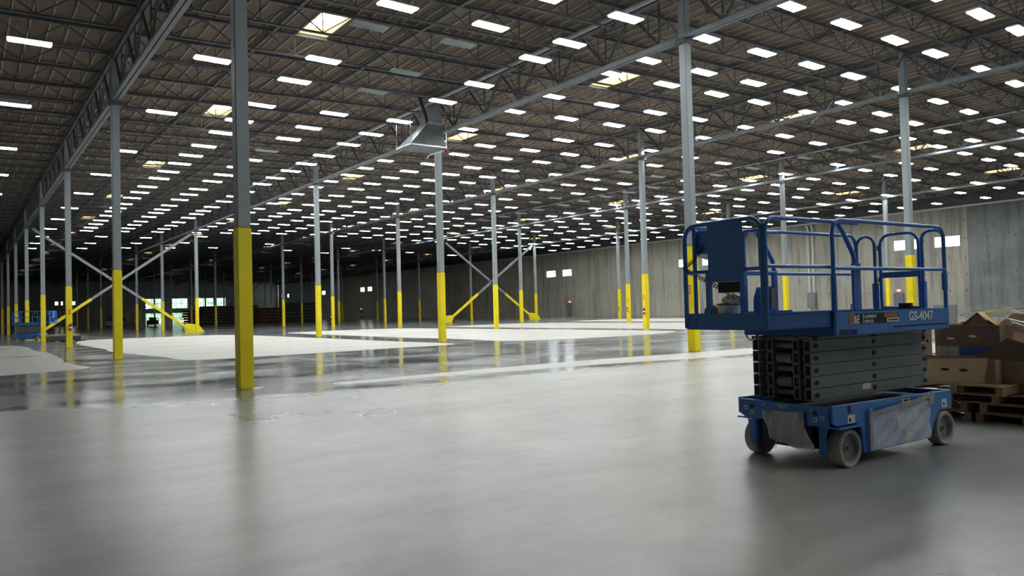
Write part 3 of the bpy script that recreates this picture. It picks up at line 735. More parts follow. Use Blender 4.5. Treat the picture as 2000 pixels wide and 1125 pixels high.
wm.bar((-.45, 0, .075), (-.38, 0, .62), .008).bar((-.38, 0, .62), (.38, 0, .62), .012).bar((.38, 0, .62), (.45, 0, .075), .008)
mW = wm.mesh('hanger_wire', M['wire'])
def lsize(x, y): return ptris(x, y, lz(x), 1.2, .45)
lamps.sort(key=lambda t: -lsize(t[0], t[1]))
rowsY = sorted({t[1] for t in lamps}); 
main = lamps[:300]; far = lamps[300:]
behind = [t for t in far if lsize(t[0], t[1]) == 0 and t[1] < 40]; far = [t for t in far if t not in behind]
byrow = {}
for x, y, on in main: byrow.setdefault(x, []).append(y)
lines = sorted(byrow)
for x, y, on in main:
    n1 = sorted(byrow[x]).index(y)+1; n2 = lines.index(x)+1
    t = empty('ceiling_lamp', (x, y, lz(x)), ('bright' if on else 'unlit')+' hanging ceiling lamp, %s from the camera in the %s lamp line from the left' % (nth(n1), nth(n2)), 'lamp', group='hanging ceiling lamps')
    t.rotation_euler = (random.uniform(-.02, .02), 0, random.uniform(-.03, .03))
    link('housing', mH, t); link('lamp_tubes', mGl if on else mTo, t); link('hanger_wire', mW, t)
gb = MB().box((-.60, -.215, -.022), (.60, .215, -.003)); hb = MB().box((-.61, -.225, 0), (.61, .225, .06))
for nm, mb_, mt, sel in (('far_lamp_tubes', gb, M['lamp'], [t for t in far if t[2]]), ('far_lamp_housings', hb, M['housing'], far)):
    av, af = merged([mb_], [Matrix.Translation((x, y, lz(x))) for x, y, on in sel])
    me = bpy.data.meshes.new(nm); me.from_pydata(av.tolist(), [], af.tolist()); me.materials.append(mt)
    if nm == 'far_lamp_tubes': root = tag(link('far_ceiling_lamps', me), 'small ceiling lamps glowing in the far part of the hall', 'lamps', kind='stuff')
    else: tag(link('lamp_housings', me, root), kind='stuff')
av, af = merged([gb], [Matrix.Translation((x, y, lz(x))) for x, y, on in behind if on])
me = bpy.data.meshes.new('unseen_overhead_lamps'); me.from_pydata(av.tolist(), [], af.tolist()); me.materials.append(M['lamp']); root = tag(link('unseen_overhead_lamps', me), 'unseen ceiling lamps added overhead and behind the viewpoint', 'lamps', kind='stuff')  # unseen rows carrying on the lamp grid, added for light from behind
av, af = merged([hb], [Matrix.Translation((x, y, lz(x))) for x, y, on in behind])
me = bpy.data.meshes.new('lamp_housings'); me.from_pydata(av.tolist(), [], af.tolist()); me.materials.append(M['housing']); tag(link('lamp_housings', me, root), kind='stuff')
# sprinkler mains and cables ----------------------------------------
for j in (1, 3):
    x = colx(j)-1.35; z = zd(x)-.62 if j != 1 else zd(x)-.80
    o = MB().tube([(x, 12, z), (x, YF-2, z)], .095 if j == 1 else .06, 8).build('sprinkler_pipe', M['pipegrey'])
    tag(o, 'grey sprinkler pipe just left of the %s girder line' % nth(j+1), 'pipe', 'sprinkler mains')
for k in range(3):
    x = colx(1)-1.10+.13*k; z = zd(x)-.84
    o = MB().tube([(x, 12, z), (x, 110, z-.02)], .012, 5).build('overhead_cable', M['wire'])
    tag(o, 'thin overhead cable beside the sprinkler pipe, %s of three from the left' % nth(k+1), 'cable', 'cables beside the sprinkler pipe')
# duct hood ----------------------------------------------------------
d = empty('duct_hood', (19.2, 33.85, 10.02), 'galvanised sheet-metal duct hood hanging beside the column under the roof', 'duct')
b0 = [(-1.0,-.8,0),(1.05,-.8,0),(1.05,.7,0),(-1.0,.7,0)]; t0_ = [(.15,-.5,1.2),(1.0,-.5,1.2),(1.0,.35,1.2),(.15,.35,1.2)]
o = MB().add(b0+t0_, [(0,1,5,4),(1,2,6,5),(2,3,7,6),(3,0,4,7),(4,5,6,7)]).build('hood', M['galv'], d)
MB().box((.10, -.55, 1.203), (1.05, .40, 1.235)).box((-1.03, -.83, -.06), (1.08, -.79, .0)).box((-1.03, .69, -.06), (1.08, .73, .0)).box((-1.03, -.789, -.06), (-.99, .689, .0)).box((1.04, -.789, -.06), (1.08, .689, .0)).build('hood_flange', M['galv'], d)
MB().box((.17, -.48, 1.236), (.98, .33, 2.55)).build('duct_neck', M['galv'], d)
MB().box((-.98, -.78, -.045), (1.03, .68, -.03)).build('filter_grille', M['boxgrey'], d)
MB().tube([(-.3, -.5, 2.5), (-.15, -.5, 2.1), (.05, -.5, 1.6), (.1, -.5, 1.2)], .085, 8).build('flexible_hose', M['dark'], d)
for s in ((-1.0, -.8), (1.05, -.8), (-1.0, .7), (1.05, .7)): MB().bar((s[0], s[1], 0), (s[0], s[1], 2.3), .02).build('hanger_rod', M['chrome'], d)
MB().tube([(1.22, -.55, 2.6), (1.22, -.55, -.1)], .035, 8).build('conduit', M['pipegrey'], d)
MB().lathe([(0, -.1), (.09, -.08), (.1, 0), (.09, .08), (0, .1)], (1.22, -.55, -.18), axis=2, n=10).build('red_valve', M['extred'], d)
MB().tube([(1.1, -.5, -.12), (-.2, -1.6, -.62), (-.5, -1.75, -.72), (-.75, -1.9, -.95)], .025, 6).build('drain_pipe', M['pipe'], d)
# =================================================================== scissor lift
def lift_model(root, full=True):
    P = lambda mb, name, m, par=root: mb.build(name, m, par)
    def stub(mb, nm, m, par=root, bw=.006): return bevel(mb.build(nm, m, par), bw, 2)
    # chassis sides (near v=-.07, far v=1.05)
    prof = [(-.27,.635),(-.27,.47),(-.2,.43),(.10,.43),(.16,.42),(.205,.38),(.225,.33),(.245,.12),(1.53,.12),(1.60,.27),(1.68,.38),(1.76,.41),(2.0,.405),(2.0,.61)]
    for v0 in (-.07, 1.035):
        o = MB().prism([(a, b) for a, b in prof], 1, v0, v0+.035).build('side_frame', M['blue'], root); bevel(o, .004, 1)
    fr = MB().prism([(1.033,.625),(1.033,.50),(.96,.43),(.73,.43),(.25,.42),(-.035,.43),(-.035,.625)], 0, -.30, -.27)
    o = fr.build('front_plate', M['blue'], root); bevel(o, .004, 1)
    MB().box((-.269, -.034, .585), (-.12, 1.034, .60)).build('front_ledge', M['bluedk'], root)
    stub(MB().box((1.965, -.034, .40), (1.998, 1.034, .605)), 'rear_plate', M['blue'])
    P(MB().box((-.118, .0, .50), (1.96, .98, .545)), 'chassis_deck', M['black'])
    P(MB().box((.26, .04, .14), (1.50, .94, .498)), 'battery_tray', M['dark'])
    P(MB().box((-.22, .20, .17), (.25, .80, .42)), 'drive_housing', M['black'])
    P(MB().tube([(0, .1, .19), (0, .88, .19)], .05, 10), 'front_axle', M['dark']); P(MB().tube([(1.85, .1, .19), (1.85, .88, .19)], .05, 10), 'rear_axle', M['dark'])
    # wheels
    for (u, v, s) in ((.02, .005, -1), (.0, 1.0, 1), (1.865, .005, -1), (1.85, .975, 1)):
        w = MB().lathe([(.150, -.070), (.178, -.075), (.190, -.062), (.190, .062), (.178, .075), (.150, .070)], (u, v, .19), axis=1, n=40).build('wheel', M['tyre'], root)
        for p in w.data.polygons: p.use_smooth = False
        o = MB()
        o.lathe([(.150, .070*s), (.140, .060*s), (.128, .022*s), (.045, .014*s), (.030, .030*s), (0, .030*s)], (u, v, .19), axis=1, n=28); o.lathe([(.150, -.070*s), (.0, -.06*s)], (u, v, .19), axis=1, n=28)
        h = o.build('hub', M['hub'], w)
        MB().lathe([(.016, .0301*s), (.016, .040*s), (0, .040*s)], (u, v, .19), axis=1, n=8).build('wheel_bolt', M['dark'], w)
    # steering yokes in front of the front wheels
    for s, vb in ((1, .125), (-1, .89)):
        a, b_ = (vb, vb+.09) if s == 1 else (vb-.09, vb)
        o = MB().prism([(-.20,.385),(-.20,.16),(-.17,.14),(-.10,.14),(-.08,.36),(.12,.36),(.12,.40),(-.16,.40)], 1, min(vb, vb+.012*s), max(vb, vb+.012*s)).build('yoke_plate', M['blue'], root); fix_normals(o)
        o = MB().prism([(vb-.105*s,.395),(vb+.0*s,.40),(vb+.0*s,.14),(vb-.045*s,.125),(vb-.075*s,.14),(vb-.085*s,.34)], 0, -.215, -.20).build('yoke_face', M['blue'], root); fix_normals(o)
        P(MB().box((-.22, min(vb+.02, vb-.24*s), .402), (.18, max(vb+.02, vb-.24*s), .418)), 'yoke_top', M['blue'])
        P(MB().lathe([(0,0),(.035,0),(.035,.03),(0,.03)], (-.05, vb-.12*s, .42), axis=2, n=10), 'pivot_pin', M['dark'])
    # scissor pack
    zs = [.655+.1235*k for k in range(6)]
    for k, z in enumerate(zs):
        z1 = min(z+.1165, 1.30); z0 = z
        for v0, v1 in ((.185, .265), (.34, .42), (.66, .74), (.815, .895)):
            outer = v0 in (.185, .815)
            ua = -.215 if outer else -.185
            # open-ended rectangular tube: four walls
            w = .010; mb = MB()
            mb.box((ua, v0, z0), (1.965, v0+w, z1)).box((ua, v1-w, z0), (1.965, v1, z1)).box((ua, v0+w, z0), (1.965, v1-w, z0+w)).box((ua, v0+w, z1-w), (1.965, v1-w, z1))
            mb.box((ua+.10, v0+w, z0+w), (ua+.11, v1-w, z1-w))
            if k < 5 or outer: P(mb, 'scissor_arm', M['arm'])
        zc = (z0+z1)/2
        P(MB().tube([(-.10, .265, zc), (-.10, .815, zc)], (.038 if k % 2 else .033), 14), 'cross_tube', M['arm'])
        if k in (1, 3): 
            P(MB().tube([(-.12, .45, zc-.01), (-.12, .63, zc-.01)], .056, 16), 'hydraulic_cylinder', M['arm'])
            o = MB().prism([(-.12, zc-.05), (.0, zc+.09), (.2, zc+.09), (.2, zc-.06), (0, zc-.07)], 1, .43, .445).prism([(-.12, zc-.05), (.0, zc+.09), (.2, zc+.09), (.2, zc-.06), (0, zc-.07)], 1, .635, .65).build('lift_bracket', M['arm'], root); fix_normals(o)
        for u in (-.13, .90, 1.93):
            for v_, sg in ((.185, -1), (.895, 1)):
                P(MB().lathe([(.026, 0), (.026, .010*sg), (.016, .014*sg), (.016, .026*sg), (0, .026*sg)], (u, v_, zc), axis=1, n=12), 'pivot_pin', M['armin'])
        mb = MB()
        for u in (-.175, .12, 1.62):
            mb.lathe([(.009, -.001), (0, -.0015)], (u, .1848, zc), axis=1, n=8)
        tag(P(mb, 'bolt_hole', M['black']), kind='stuff')
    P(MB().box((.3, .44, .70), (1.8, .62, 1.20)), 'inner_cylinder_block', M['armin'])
    P(MB().box((-.20, .42, .60), (1.9, .66, .655)), 'lower_guide', M['black'])
    # platform
    stub(MB().box((-.16, -.07, 1.31), (2.03, -.04, 1.545)), 'side_panel', M['blue']); stub(MB().box((-.16, 1.02, 1.31), (2.03, 1.05, 1.545)), 'side_panel', M['blue'])
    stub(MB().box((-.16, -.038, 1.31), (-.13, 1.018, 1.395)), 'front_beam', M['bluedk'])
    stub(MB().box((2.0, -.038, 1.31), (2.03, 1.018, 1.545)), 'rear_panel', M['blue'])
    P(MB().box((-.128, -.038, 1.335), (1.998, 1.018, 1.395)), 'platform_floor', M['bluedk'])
    P(MB().box((.87, -.0725, 1.362), (1.98, -.0701, 1.378)), 'panel_slot', M['black'])
    # extension deck
    stub(MB().box((-1.13, -.035, 1.405), (-1.105, .985, 1.567)), 'extension_front_panel', M['blue'])
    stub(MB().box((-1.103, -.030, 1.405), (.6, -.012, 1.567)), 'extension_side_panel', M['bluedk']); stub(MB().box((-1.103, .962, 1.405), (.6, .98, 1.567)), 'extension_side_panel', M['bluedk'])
    stub(MB().box((-1.103, -.040, 1.552), (.0, -.031, 1.567)), 'extension_side_lip', M['blue'])
    P(MB().box((-1.103, -.010, 1.42), (.6, .960, 1.44)), 'extension_floor', M['bluedk'])
    # rails
    R = .0215
    def arch(p0, p1, ztop, zbase, plane, c, rad=.14, r=R, leg0=True, leg1=True, zb1=None):
        """rail: up a post, rounded corner, across, rounded corner, down; plane 'u' keeps v=c, plane 'v' keeps u=c"""
        pts = []
        f = (lambda a, z: (a, c, z)) if plane == 'u' else (lambda a, z: (c, a, z))
        s = 1 if p1 > p0 else -1
        if leg0: pts += [f(p0, zbase)]+[f(p0+s*rad*(1-math.cos(t)), ztop-rad+rad*math.sin(t)) for t in np.linspace(0, math.pi/2, 7)]
        else: pts += [f(p0, ztop)]
        if leg1: pts += [f(p1-s*rad*(1-math.sin(t)), ztop-rad+rad*math.cos(t)) for t in np.linspace(0, math.pi/2, 7)]+[f(p1, zb1 or zbase)]
        else: pts += [f(p1, ztop)]
        return MB().tube(pts, r, 12)
    for c, nm in ((-.052, 'near'), (1.03, 'far')):
        P(arch(-.14, 2.005, 2.47, 1.33, 'u', c), 'main_side_rail', M['blue'])
        P(MB().tube([(-.14, c, 1.985), (2.005, c, 1.985)], R*.9, 10), 'main_mid_rail', M['blue'])
        P(MB().tube([(-.14, c, 1.545), (-.14, c, 1.93)], .029, 12), 'post_sleeve', M['blue'])
    for c in (-.012, .975):
        P(arch(-1.125, .35, 2.455, 1.42, 'u', c, leg1=False), 'extension_side_rail', M['blue'])
        P(MB().tube([(-1.125, c, 2.0), (.32, c, 2.0)], R*.85, 10), 'extension_mid_rail', M['blue'])
        P(MB().tube([(.02, c+.01, 2.45), (.12, c+.01, 2.36), (.29, c+.01, 2.13), (.315, c+.01, 2.02), (.315, c+.01, 1.42)], R*1.15, 12), 'slanted_rail', M['blue'])
        P(MB().box((.285, c-.01, 1.545), (.345, c+.03, 2.02)) if c > .5 else MB().box((.26, c-.01, 1.545), (.38, c+.02, 2.04)), 'rail_bracket', M['blue'])
    # front end frame of extension
    P(arch(.975, .02, 2.46, 1.42, 'v', -1.13), 'extension_end_rail', M['blue'])
    P(MB().tube([(-1.13, .975, 1.985), (-1.13, -.01, 1.985)], R*.9, 10), 'end_mid_rail', M['blue'])
    P(arch(.85, .90, 2.44, 1.42, 'v', -1.12, rad=.02, leg1=False), 'inner_post', M['blue'])
    for v in (.67, .25): P(MB().bar((-1.125, v, 1.56), (-1.125, v, 1.985), .05, .04), 'end_post', M['blue'])
    stub(MB().box((-1.160, .215, 1.90), (-1.153, .645, 2.45)), 'control_guard_plate', M['blue'], bw=.002)
    P(MB().box((-1.152, .22, 1.875), (-1.10, .655, 1.965)), 'plate_bracket', M['blue'])
    P(MB().box((-1.10, .30, 1.768), (-1.04, .575, 1.874)), 'manual_box', M['black'])
    # inner window frame right of the plate
    P(arch(.23, .035, 2.34, 2.005, 'v', -1.13, rad=.03, r=.016), 'end_window_rail', M['blue'])
    P(MB().bar((-1.12, .03, 2.0), (-1.12, .03, 2.40), .05, .03), 'corner_plate', M['blue'])
    # control box hanging inside the far corner
    o = MB().prism([(-1.09,2.40),(-1.09,2.17),(-.93,2.12),(-.86,2.17),(-.9,2.42)], 1, .69, .88).build('control_box', M['blue'], root); fix_normals(o)
    P(MB().box((-.98, .66, 2.14), (-.92, .69, 2.33)), 'joystick', M['black'])
    # coiled cable
    pts = []; A = [Vector((-1.10, .75, 2.24)), Vector((-1.14, .86, 2.10)), Vector((-1.14, .99, 2.03)), Vector((-1.09, .86, 1.95)), Vector((-1.06, .60, 1.82)), Vector((-1.05, .28, 1.665))]
    T = 300; sl = [(b-a).length for a, b in zip(A, A[1:])]; tot = sum(sl)
    for k in range(T+1):
        d_ = k/T*tot; i_ = 0
        while i_ < len(sl)-1 and d_ > sl[i_]: d_ -= sl[i_]; i_ += 1
        q = A[i_].lerp(A[i_+1], min(1, d_/sl[i_]))
        pts.append(q+Vector((math.sin(k*.75)*.008, math.cos(k*.75)*.019, math.sin(k*.75)*.019)))
    P(MB().tube(pts, .0042, 5), 'coiled_cable', M['black'])
    # rear end frames and gate
    P(arch(1.02, .785, 2.45, 1.54, 'v', 2.01, rad=.12, r=.019), 'rear_rail', M['blue'])
    P(arch(.20, -.045, 2.45, 1.54, 'v', 2.01, rad=.10, r=.019), 'rear_rail', M['blue'])
    P(arch(.725, .25, 2.45, 1.55, 'v', 2.03, rad=.13, r=.019), 'gate_rail', M['blue'])
    P(MB().tube([(2.03, .725, 1.56), (2.03, .25, 1.56)], .016, 8), 'gate_bottom_rail', M['blue'])
    P(MB().box((2.015, .25, 1.92), (2.045, .725, 1.99)), 'gate_mid_bar', M['blue'])
    for z in (2.29, 1.90): P(MB().box((2.0, .735, z-.03), (2.05, .775, z+.03)), 'gate_hinge', M['chrome'])
    P(MB().box((2.0, .36, 1.545), (2.06, .50, 1.61)), 'gate_latch', M['black'])
    P(MB().box((1.975, -.065, 1.75), (2.04, -.03, 1.95)), 'corner_bracket', M['blue'])
    for v in (.20, .785): P(MB().bar((2.01, v, 1.55), (2.01, v, 1.86), .055), 'post_sleeve', M['blue'])
    # gate wire loop at mid platform, ring under platform
    P(MB().tube([(.18, -.03, 1.55), (.18, -.03, 1.62), (.24, -.03, 1.62), (.24, -.03, 1.55)], .008, 6), 'hook', M['blue'])
    P(MB().tube([(-.25+.10*math.cos(t), .9+.12*math.cos(t), 1.31-.05*math.sin(t)) for t in np.linspace(0, math.pi, 10)], .008, 6), 'hanging_cable', M['black'])
    P(MB().lathe([(0,0),(.05,0),(.05,.02),(0,.02)], (-1.10, .06, 1.66), axis=0, n=14), 'latch_disc', M['blue'])
    # pump / outlet box on extension floor
    P(MB().box((-.96, .06, 1.60), (-.90, .14, 1.80)), 'outlet_box', M['boxgrey']); 
    o = MB().prism([(-1.02,1.56),(-1.02,1.70),(-.97,1.81),(-.90,1.82),(-.90,1.56)], 1, .10, .22).build('foot_switch', M['blue'], root); fix_normals(o)
    if not full: return
    # prints
    Mt = Matrix(((1,0,0,0),(0,0,-1,0),(0,1,0,0),(0,0,0,1)))
    P(MB().box((.07, -.0716, 1.418), (.975, -.0702, 1.524)), 'black_sticker', M['stickblk'])
    P(MB().box((.07, -.0726, 1.418), (.165, -.0717, 1.524)), 'orange_print', M['orange'])
    P(MB().box((.70, -.0726, 1.474), (.955, -.0717, 1.520)), 'orange_print', M['orange'])
    P(MB().box((.745, -.0736, 1.424), (.97, -.0727, 1.468)), 'white_print', M['sticker'])
    P(MB().box((.765, -.0744, 1.438), (.95, -.0737, 1.454)), 'black_print', M['stickblk'])
    def T_(nm, s, x, z, sz, m, xs=1, b=0): text(nm, s, sz, M[m], root, Matrix.Translation((x, -.0742, z)) @ Mt, xs, b)
    T_('logo_letters', '&E', .158, 1.0, .1, 'sticker') if False else None
    T_('logo_letters', '&E', .145, 1.428, .115, 'sticker', .75, .004)
    T_('company_letters', 'E', .30, 1.476, .056, 'sticker', .95, .0015); T_('company_letters', 'QUIPMENT', .335, 1.476, .045, 'sticker', .98, .0012)
    T_('company_letters', 'S', .30, 1.426, .056, 'sticker', .95, .0015); T_('company_letters', 'ERVICES', .335, 1.426, .045, 'sticker', .98, .0012)
    T_('model_letters', 'GS-4047', 1.165, 1.428, .135, 'sticker', 1.06, .004)
    T_('stencil_number', '10227268', -.115, 1.323, .068, 'stickblk', 1.15, .001)
    # stickers on chassis
    def st(u0, u1, z0, z1, m='sticker'): P(MB().box((u0, -.0722, z0), (u1, -.0704, z1)), 'sticker', M[m])
    st(-.02, .10, .44, .52); st(.98, 1.12, .50, .59); st(1.30, 1.42, .535, .605); st(1.78, 1.89, .43, .52)
    for (u0, u1, z0, z1) in ((1.005,1.035,.52,.55),(1.06,1.09,.52,.55),(.0,.03,.455,.49),(1.81,1.84,.45,.49),(1.33,1.36,.55,.575)): P(MB().box((u0, -.0735, z0), (u1, -.0723, z1)), 'sticker_print', M['stickblk'])
    for v, z in ((.945, .535), (.86, .49), (.10, .49), (.02, .51)): P(MB().box((-.3028, v-.010, z-.012), (-.3019, v+.010, z+.008)), 'sticker_print', M['stickblk'])
    st(1.0, 1.10, .565, .585, 'stickred'); st(1.31, 1.40, .588, .602, 'stickred')
    P(MB().box((-.02, -.0722, .545), (.035, -.0704, .615)), 'tie_slot', M['black'])
    for v, z in ((.945, .535), (.86, .49), (.10, .49), (.02, .51)): P(MB().box((-.3018, v-.022, z-.02), (-.3003, v+.022, z+.02)), 'sticker', M['sticker'])
    for v in (.86, .10): 
        P(MB().lathe([(.028, .0), (0, -.001)], (-.3012, v, .555), axis=0, n=12), 'tie_hole', M['black'])
    P(MB().prism([(.56,.61),(.40,.61),(.44,.565),(.52,.565)], 0, -.3012, -.3003), 'tape_patch', M['tape'])
    P(MB().box((.67, .1833, .705), (.83, .1848, .765)), 'sticker', M['sticker'])
    for v in (.72, .14): P(MB().lathe([(.010, 0), (0, -.002)], (-.3004, v, .585), axis=0, n=8), 'rivet', M['chrome'])
    P(MB().lathe([(.009, 0), (0, -.002)], (-.75, -.0302, 1.455), axis=1, n=8), 'rivet', M['chrome'])
    # plastic sheet on the side door, with tape edges and paper behind it
    nx, nz = 26, 12; vs = []; fs = []
    for a in range(nx+1):
        for b in range(nz+1):
            fu, fz = a/nx, b/nz; u = .33+fu*1.17; top = .50+.035*fu+.045*max(0, math.sin((fu-.35)*5)); z = .135+(top-.135)*fz
            vs.append((u, -.088-.008*math.sin(9*fu+5*fz)-.006*math.sin(23*fu-14*fz)-random.uniform(0, .004), z))
    for a in range(nx):
        for b in range(nz): i_ = a*(nz+1)+b; fs.append((i_, i_+nz+1, i_+nz+2, i_+1))
    o = MB().add(vs, fs, smooth=True).build('plastic_sheet', M['plastic'], root)
    for (u0, u1, z0, z1) in ((.86,.98,.29,.43),(.97,1.12,.35,.43),(1.17,1.30,.36,.46),(1.02,1.22,.155,.285)):
        P(MB().box((u0, -.0735, z0), (u1, -.0704, z1)), 'paper_notice', M['cream'])
    P(MB().bar((.325, -.105, .13), (.335, -.105, .56), .05, .004, ref=(0,1,0)), 'tape_strip', M['tape'])
    P(MB().bar((.34, -.107, .50), (1.0, -.107, .55), .045, .003, ref=(0,1,0)), 'tape_strip', M['tape'])
    P(MB().bar((.90, -.110, .52), (1.50, -.110, .60), .05, .003, ref=(0,1,0)), 'tape_strip', M['tape'])
    P(MB().bar((1.50, -.108, .50), (1.50, -.108, .64), .09, .003, ref=(0,1,0)), 'tape_strip', M['tape'])
    # plastic sheet hanging from the front plate
    top = [(.71,.535),(.57,.54),(.42,.54),(.25,.55)]; ml = [(.70,.46),(.55,.44),(.40,.42),(.225,.42)]; m2 = [(.645,.35),(.50,.34),(.33,.33),(.15,.33)]; m3 = [(.60,.26),(.47,.245),(.27,.235),(.09,.26)]; bt = [(.54,.235),(.43,.225),(.215,.17),(.075,.185)]
    rows = [top, ml, m2, m3, bt]; vs = []; fs = []; n_ = 16; mrow = 4*5
    for rr in range(mrow+1):
        f = rr/mrow*(len(rows)-1); i_ = min(int(f), len(rows)-2); g = f-i_
        for cc in range(n_+1):
            h = cc/n_*3; k_ = min(int(h), 2); q = h-k_
            a = [rows[i_][k_][d_]*(1-q)+rows[i_][k_+1][d_]*q for d_ in (0, 1)]; b = [rows[i_+1][k_][d_]*(1-q)+rows[i_+1][k_+1][d_]*q for d_ in (0, 1)]
            v, z = a[0]*(1-g)+b[0]*g, a[1]*(1-g)+b[1]*g
            vs.append((-.315-.012*math.sin(cc*1.3+rr*.5)*(1 if rr > 2 else .4)-random.uniform(0, .006)-.012*f, v, z))
    for rr in range(mrow):
        for cc in range(n_): i_ = rr*(n_+1)+cc; fs.append((i_, i_+1, i_+n_+2, i_+n_+1))
    MB().add(vs, fs, smooth=True).build('hanging_plastic', M['plastic'], root)
    P(MB().prism([(.54,.26),(.52,.26),(.54,.15)], 0, -.35, -.346), 'torn_strip', M['tape'])
    P(MB().bar((-.325, .64, .535), (-.325, .64, .40), .09, .004, ref=(1,0,0)), 'tape_strip', M['tape'])
    P(MB().bar((-.33, .24, .56), (-.33, .235, .42), .06, .004, ref=(1,0,0)), 'tape_strip', M['tape'])
ANG = math.radians(-2.5)
lift = empty('scissor_lift', (7.13, 4.20, 0), 'large blue scissor lift with grey folded arms and numbered platform, in the right foreground', 'scissor lift', rz=ANG, group='blue scissor lifts')
lift_model(lift)
# things lying on the extension deck
LM = lift.matrix_basis
def onlift(u, v, z):
    c, s = math.cos(ANG), math.sin(ANG); return (7.13+u*c-v*s, 4.20+u*s+v*c, z)
import bmesh
bgo = empty('pail_shaped_bag', onlift(-1.00, .53, 1.442), 'white plastic bag, built as a stuffed pail, on the lift platform', 'bucket')  # plastic bag, built in the shape of a pail
MB().lathe([(0, 0), (.085, 0), (.115, .225), (.105, .225), (.08, .01), (0, .01)], (0, 0, 0), axis=2, n=20).build('pail', M['sticker'], bgo)
MB().lathe([(.112, .205), (.119, .205), (.119, .222), (.112, .222)], (0, 0, 0), axis=2, n=20).build('rim_band', M['frame'], bgo)
bm = bmesh.new(); bmesh.ops.create_icosphere(bm, subdivisions=4, radius=.10); rr = random.Random(3)
for v in bm.verts: v.co *= 1+rr.uniform(-.14, .14); v.co.z = v.co.z*.62+.25; v.co.y -= .04
me = bpy.data.meshes.new('crumpled_plastic'); bm.to_mesh(me); bm.free(); me.materials.append(M['sticker']); link('crumpled_plastic', me, bgo)
o = bevel(MB().prism([(-.14,0),(.14,0),(.11,.19),(.0,.21),(-.10,.14)], 0, -.07, .07).build('tool_bag', M['skin_or']), .015, 2); o.location = onlift(-.94, .74, 1.442); o.rotation_euler = (0, 0, ANG); tag(o, 'brown tool bag beside the plastic bag on the lift platform', 'bag')
# second lift far left
ang2 = math.radians(180-38)
l2 = empty('scissor_lift', (5.85, 75.9, 0), 'smaller-looking blue scissor lift far off at the left edge', 'scissor lift', rz=ang2, group='blue scissor lifts')
for ch in list(lift.children):
    if ch.name.split('.')[0] in ('hanging_plastic', 'torn_strip', 'tape_strip', 'tape_patch', 'paper_notice'): continue
    copy_tree(ch, l2)
cr_ = empty('grey_container', (6.7, 68.4, 0), 'low grey metal container on the floor beside the far left lift', 'container', rz=math.radians(-36))
bevel(MB().box((-1.5, -.5, .06), (1.5, .5, .42)).build('body', M['crate'], cr_), .02)
top_ = empty('wooden_pallet', (6.55, 68.5, .42), 'pale wooden pallet lying on the low grey container at the far left', 'pallet', rz=math.radians(-36), group='wooden pallets')
for k in range(5): MB().box((-1.1, -.45+.19*k, .08), (1.1, -.31+.19*k, .11)).build('deck_board', M['tan'], top_)
for x in (-.95, 0, .95): MB().box((x-.05, -.45, 0), (x+.05, .45, .079)).build('stringer', M['tan'], top_)
for x in (-1.2, 0, 1.2): MB().box((x-.12, -.45, 0), (x+.12, .45, .06)).build('foot', M['black'], cr_)
# =================================================================== pallets
def pallet(name, loc, rz, label, L_=1.22, W_=1.02):
    t = empty(name, loc, label, 'pallet', rz=rz, group='stacked wooden pallets')
    for k in range(6):
        y = -L_/2+.05+k*(L_-.1)/5; bevel(MB().box((-W_/2, y-.045, .108), (W_/2, y+.045, .126)).build('deck_board', M['pallet'], t), .002, 1)
    for x in (-W_/2+.02, 0, W_/2-.02): 
        for (a, b) in ((-L_/2, L_/2),): bevel(MB().box((x-.02, a, .018), (x+.02, b, .107)).build('stringer', M['pallet'], t), .002, 1)
    for k in range(3):
        y = -L_/2+.05+k*(L_-.1)/2; bevel(MB().box((-W_/2, y-.045, 0), (W_/2, y+.045, .017)).build('bottom_board', M['pallet'], t), .002, 1)
    return t
# stringers are notched open towards the lift: front face looks along -X
def pallet_open(loc, rz, label, W_=1.02, L_=1.22):
    """long side (with blocks) faces -X"""
    t = empty('wooden_pallet', loc, label, 'pallet', rz=rz, group='stacked wooden pallets')
    mb = lambda a, b, nm: bevel(MB().box(a, b).build(nm, M['pallet'], t), .002, 1)
    for k in range(7):
        x = -W_/2+.05+k*(W_-.1)/6; mb((x-.05 if k else -W_/2, -L_/2, .110), (x+.05, L_/2, .127), 'deck_board')
    for y in (-L_/2+.05, 0, L_/2-.05): mb((-W_/2, y-.045, .018), (W_/2, y+.045, .109), 'stringer')
    for k in range(3):
        x = -W_/2+.05+k*(W_-.1)/2; mb((x-.05, -L_/2, 0), (x+.05, L_/2, .017), 'bottom_board')
PAL = [((11.40, 5.20, 0), .02, 'bottom wooden pallet of the left stack, behind the lift wheel'), ((11.42, 5.22, .128), -.03, 'second pallet up in the left stack behind the lift'),
       ((11.37, 3.90, 0), -.04, 'bottom wooden pallet of the right stack under the boxes'), ((11.40, 3.88, .128), .03, 'second pallet up in the right stack under the boxes'),
       ((11.38, 4.30, .256), .05, 'third pallet up, its post end showing at the right'), ((11.17, 4.66, .384), -.06, 'top wooden pallet directly under the cardboard boxes'),
       ((11.42, 5.60, .256), .0, 'third pallet up at the left, partly hidden by the lift') , ((12.55, 4.5, 0), .1, 'wooden pallet behind the front pallet stacks')]
for a in PAL[:6]+PAL[7:]: pallet_open(*a)
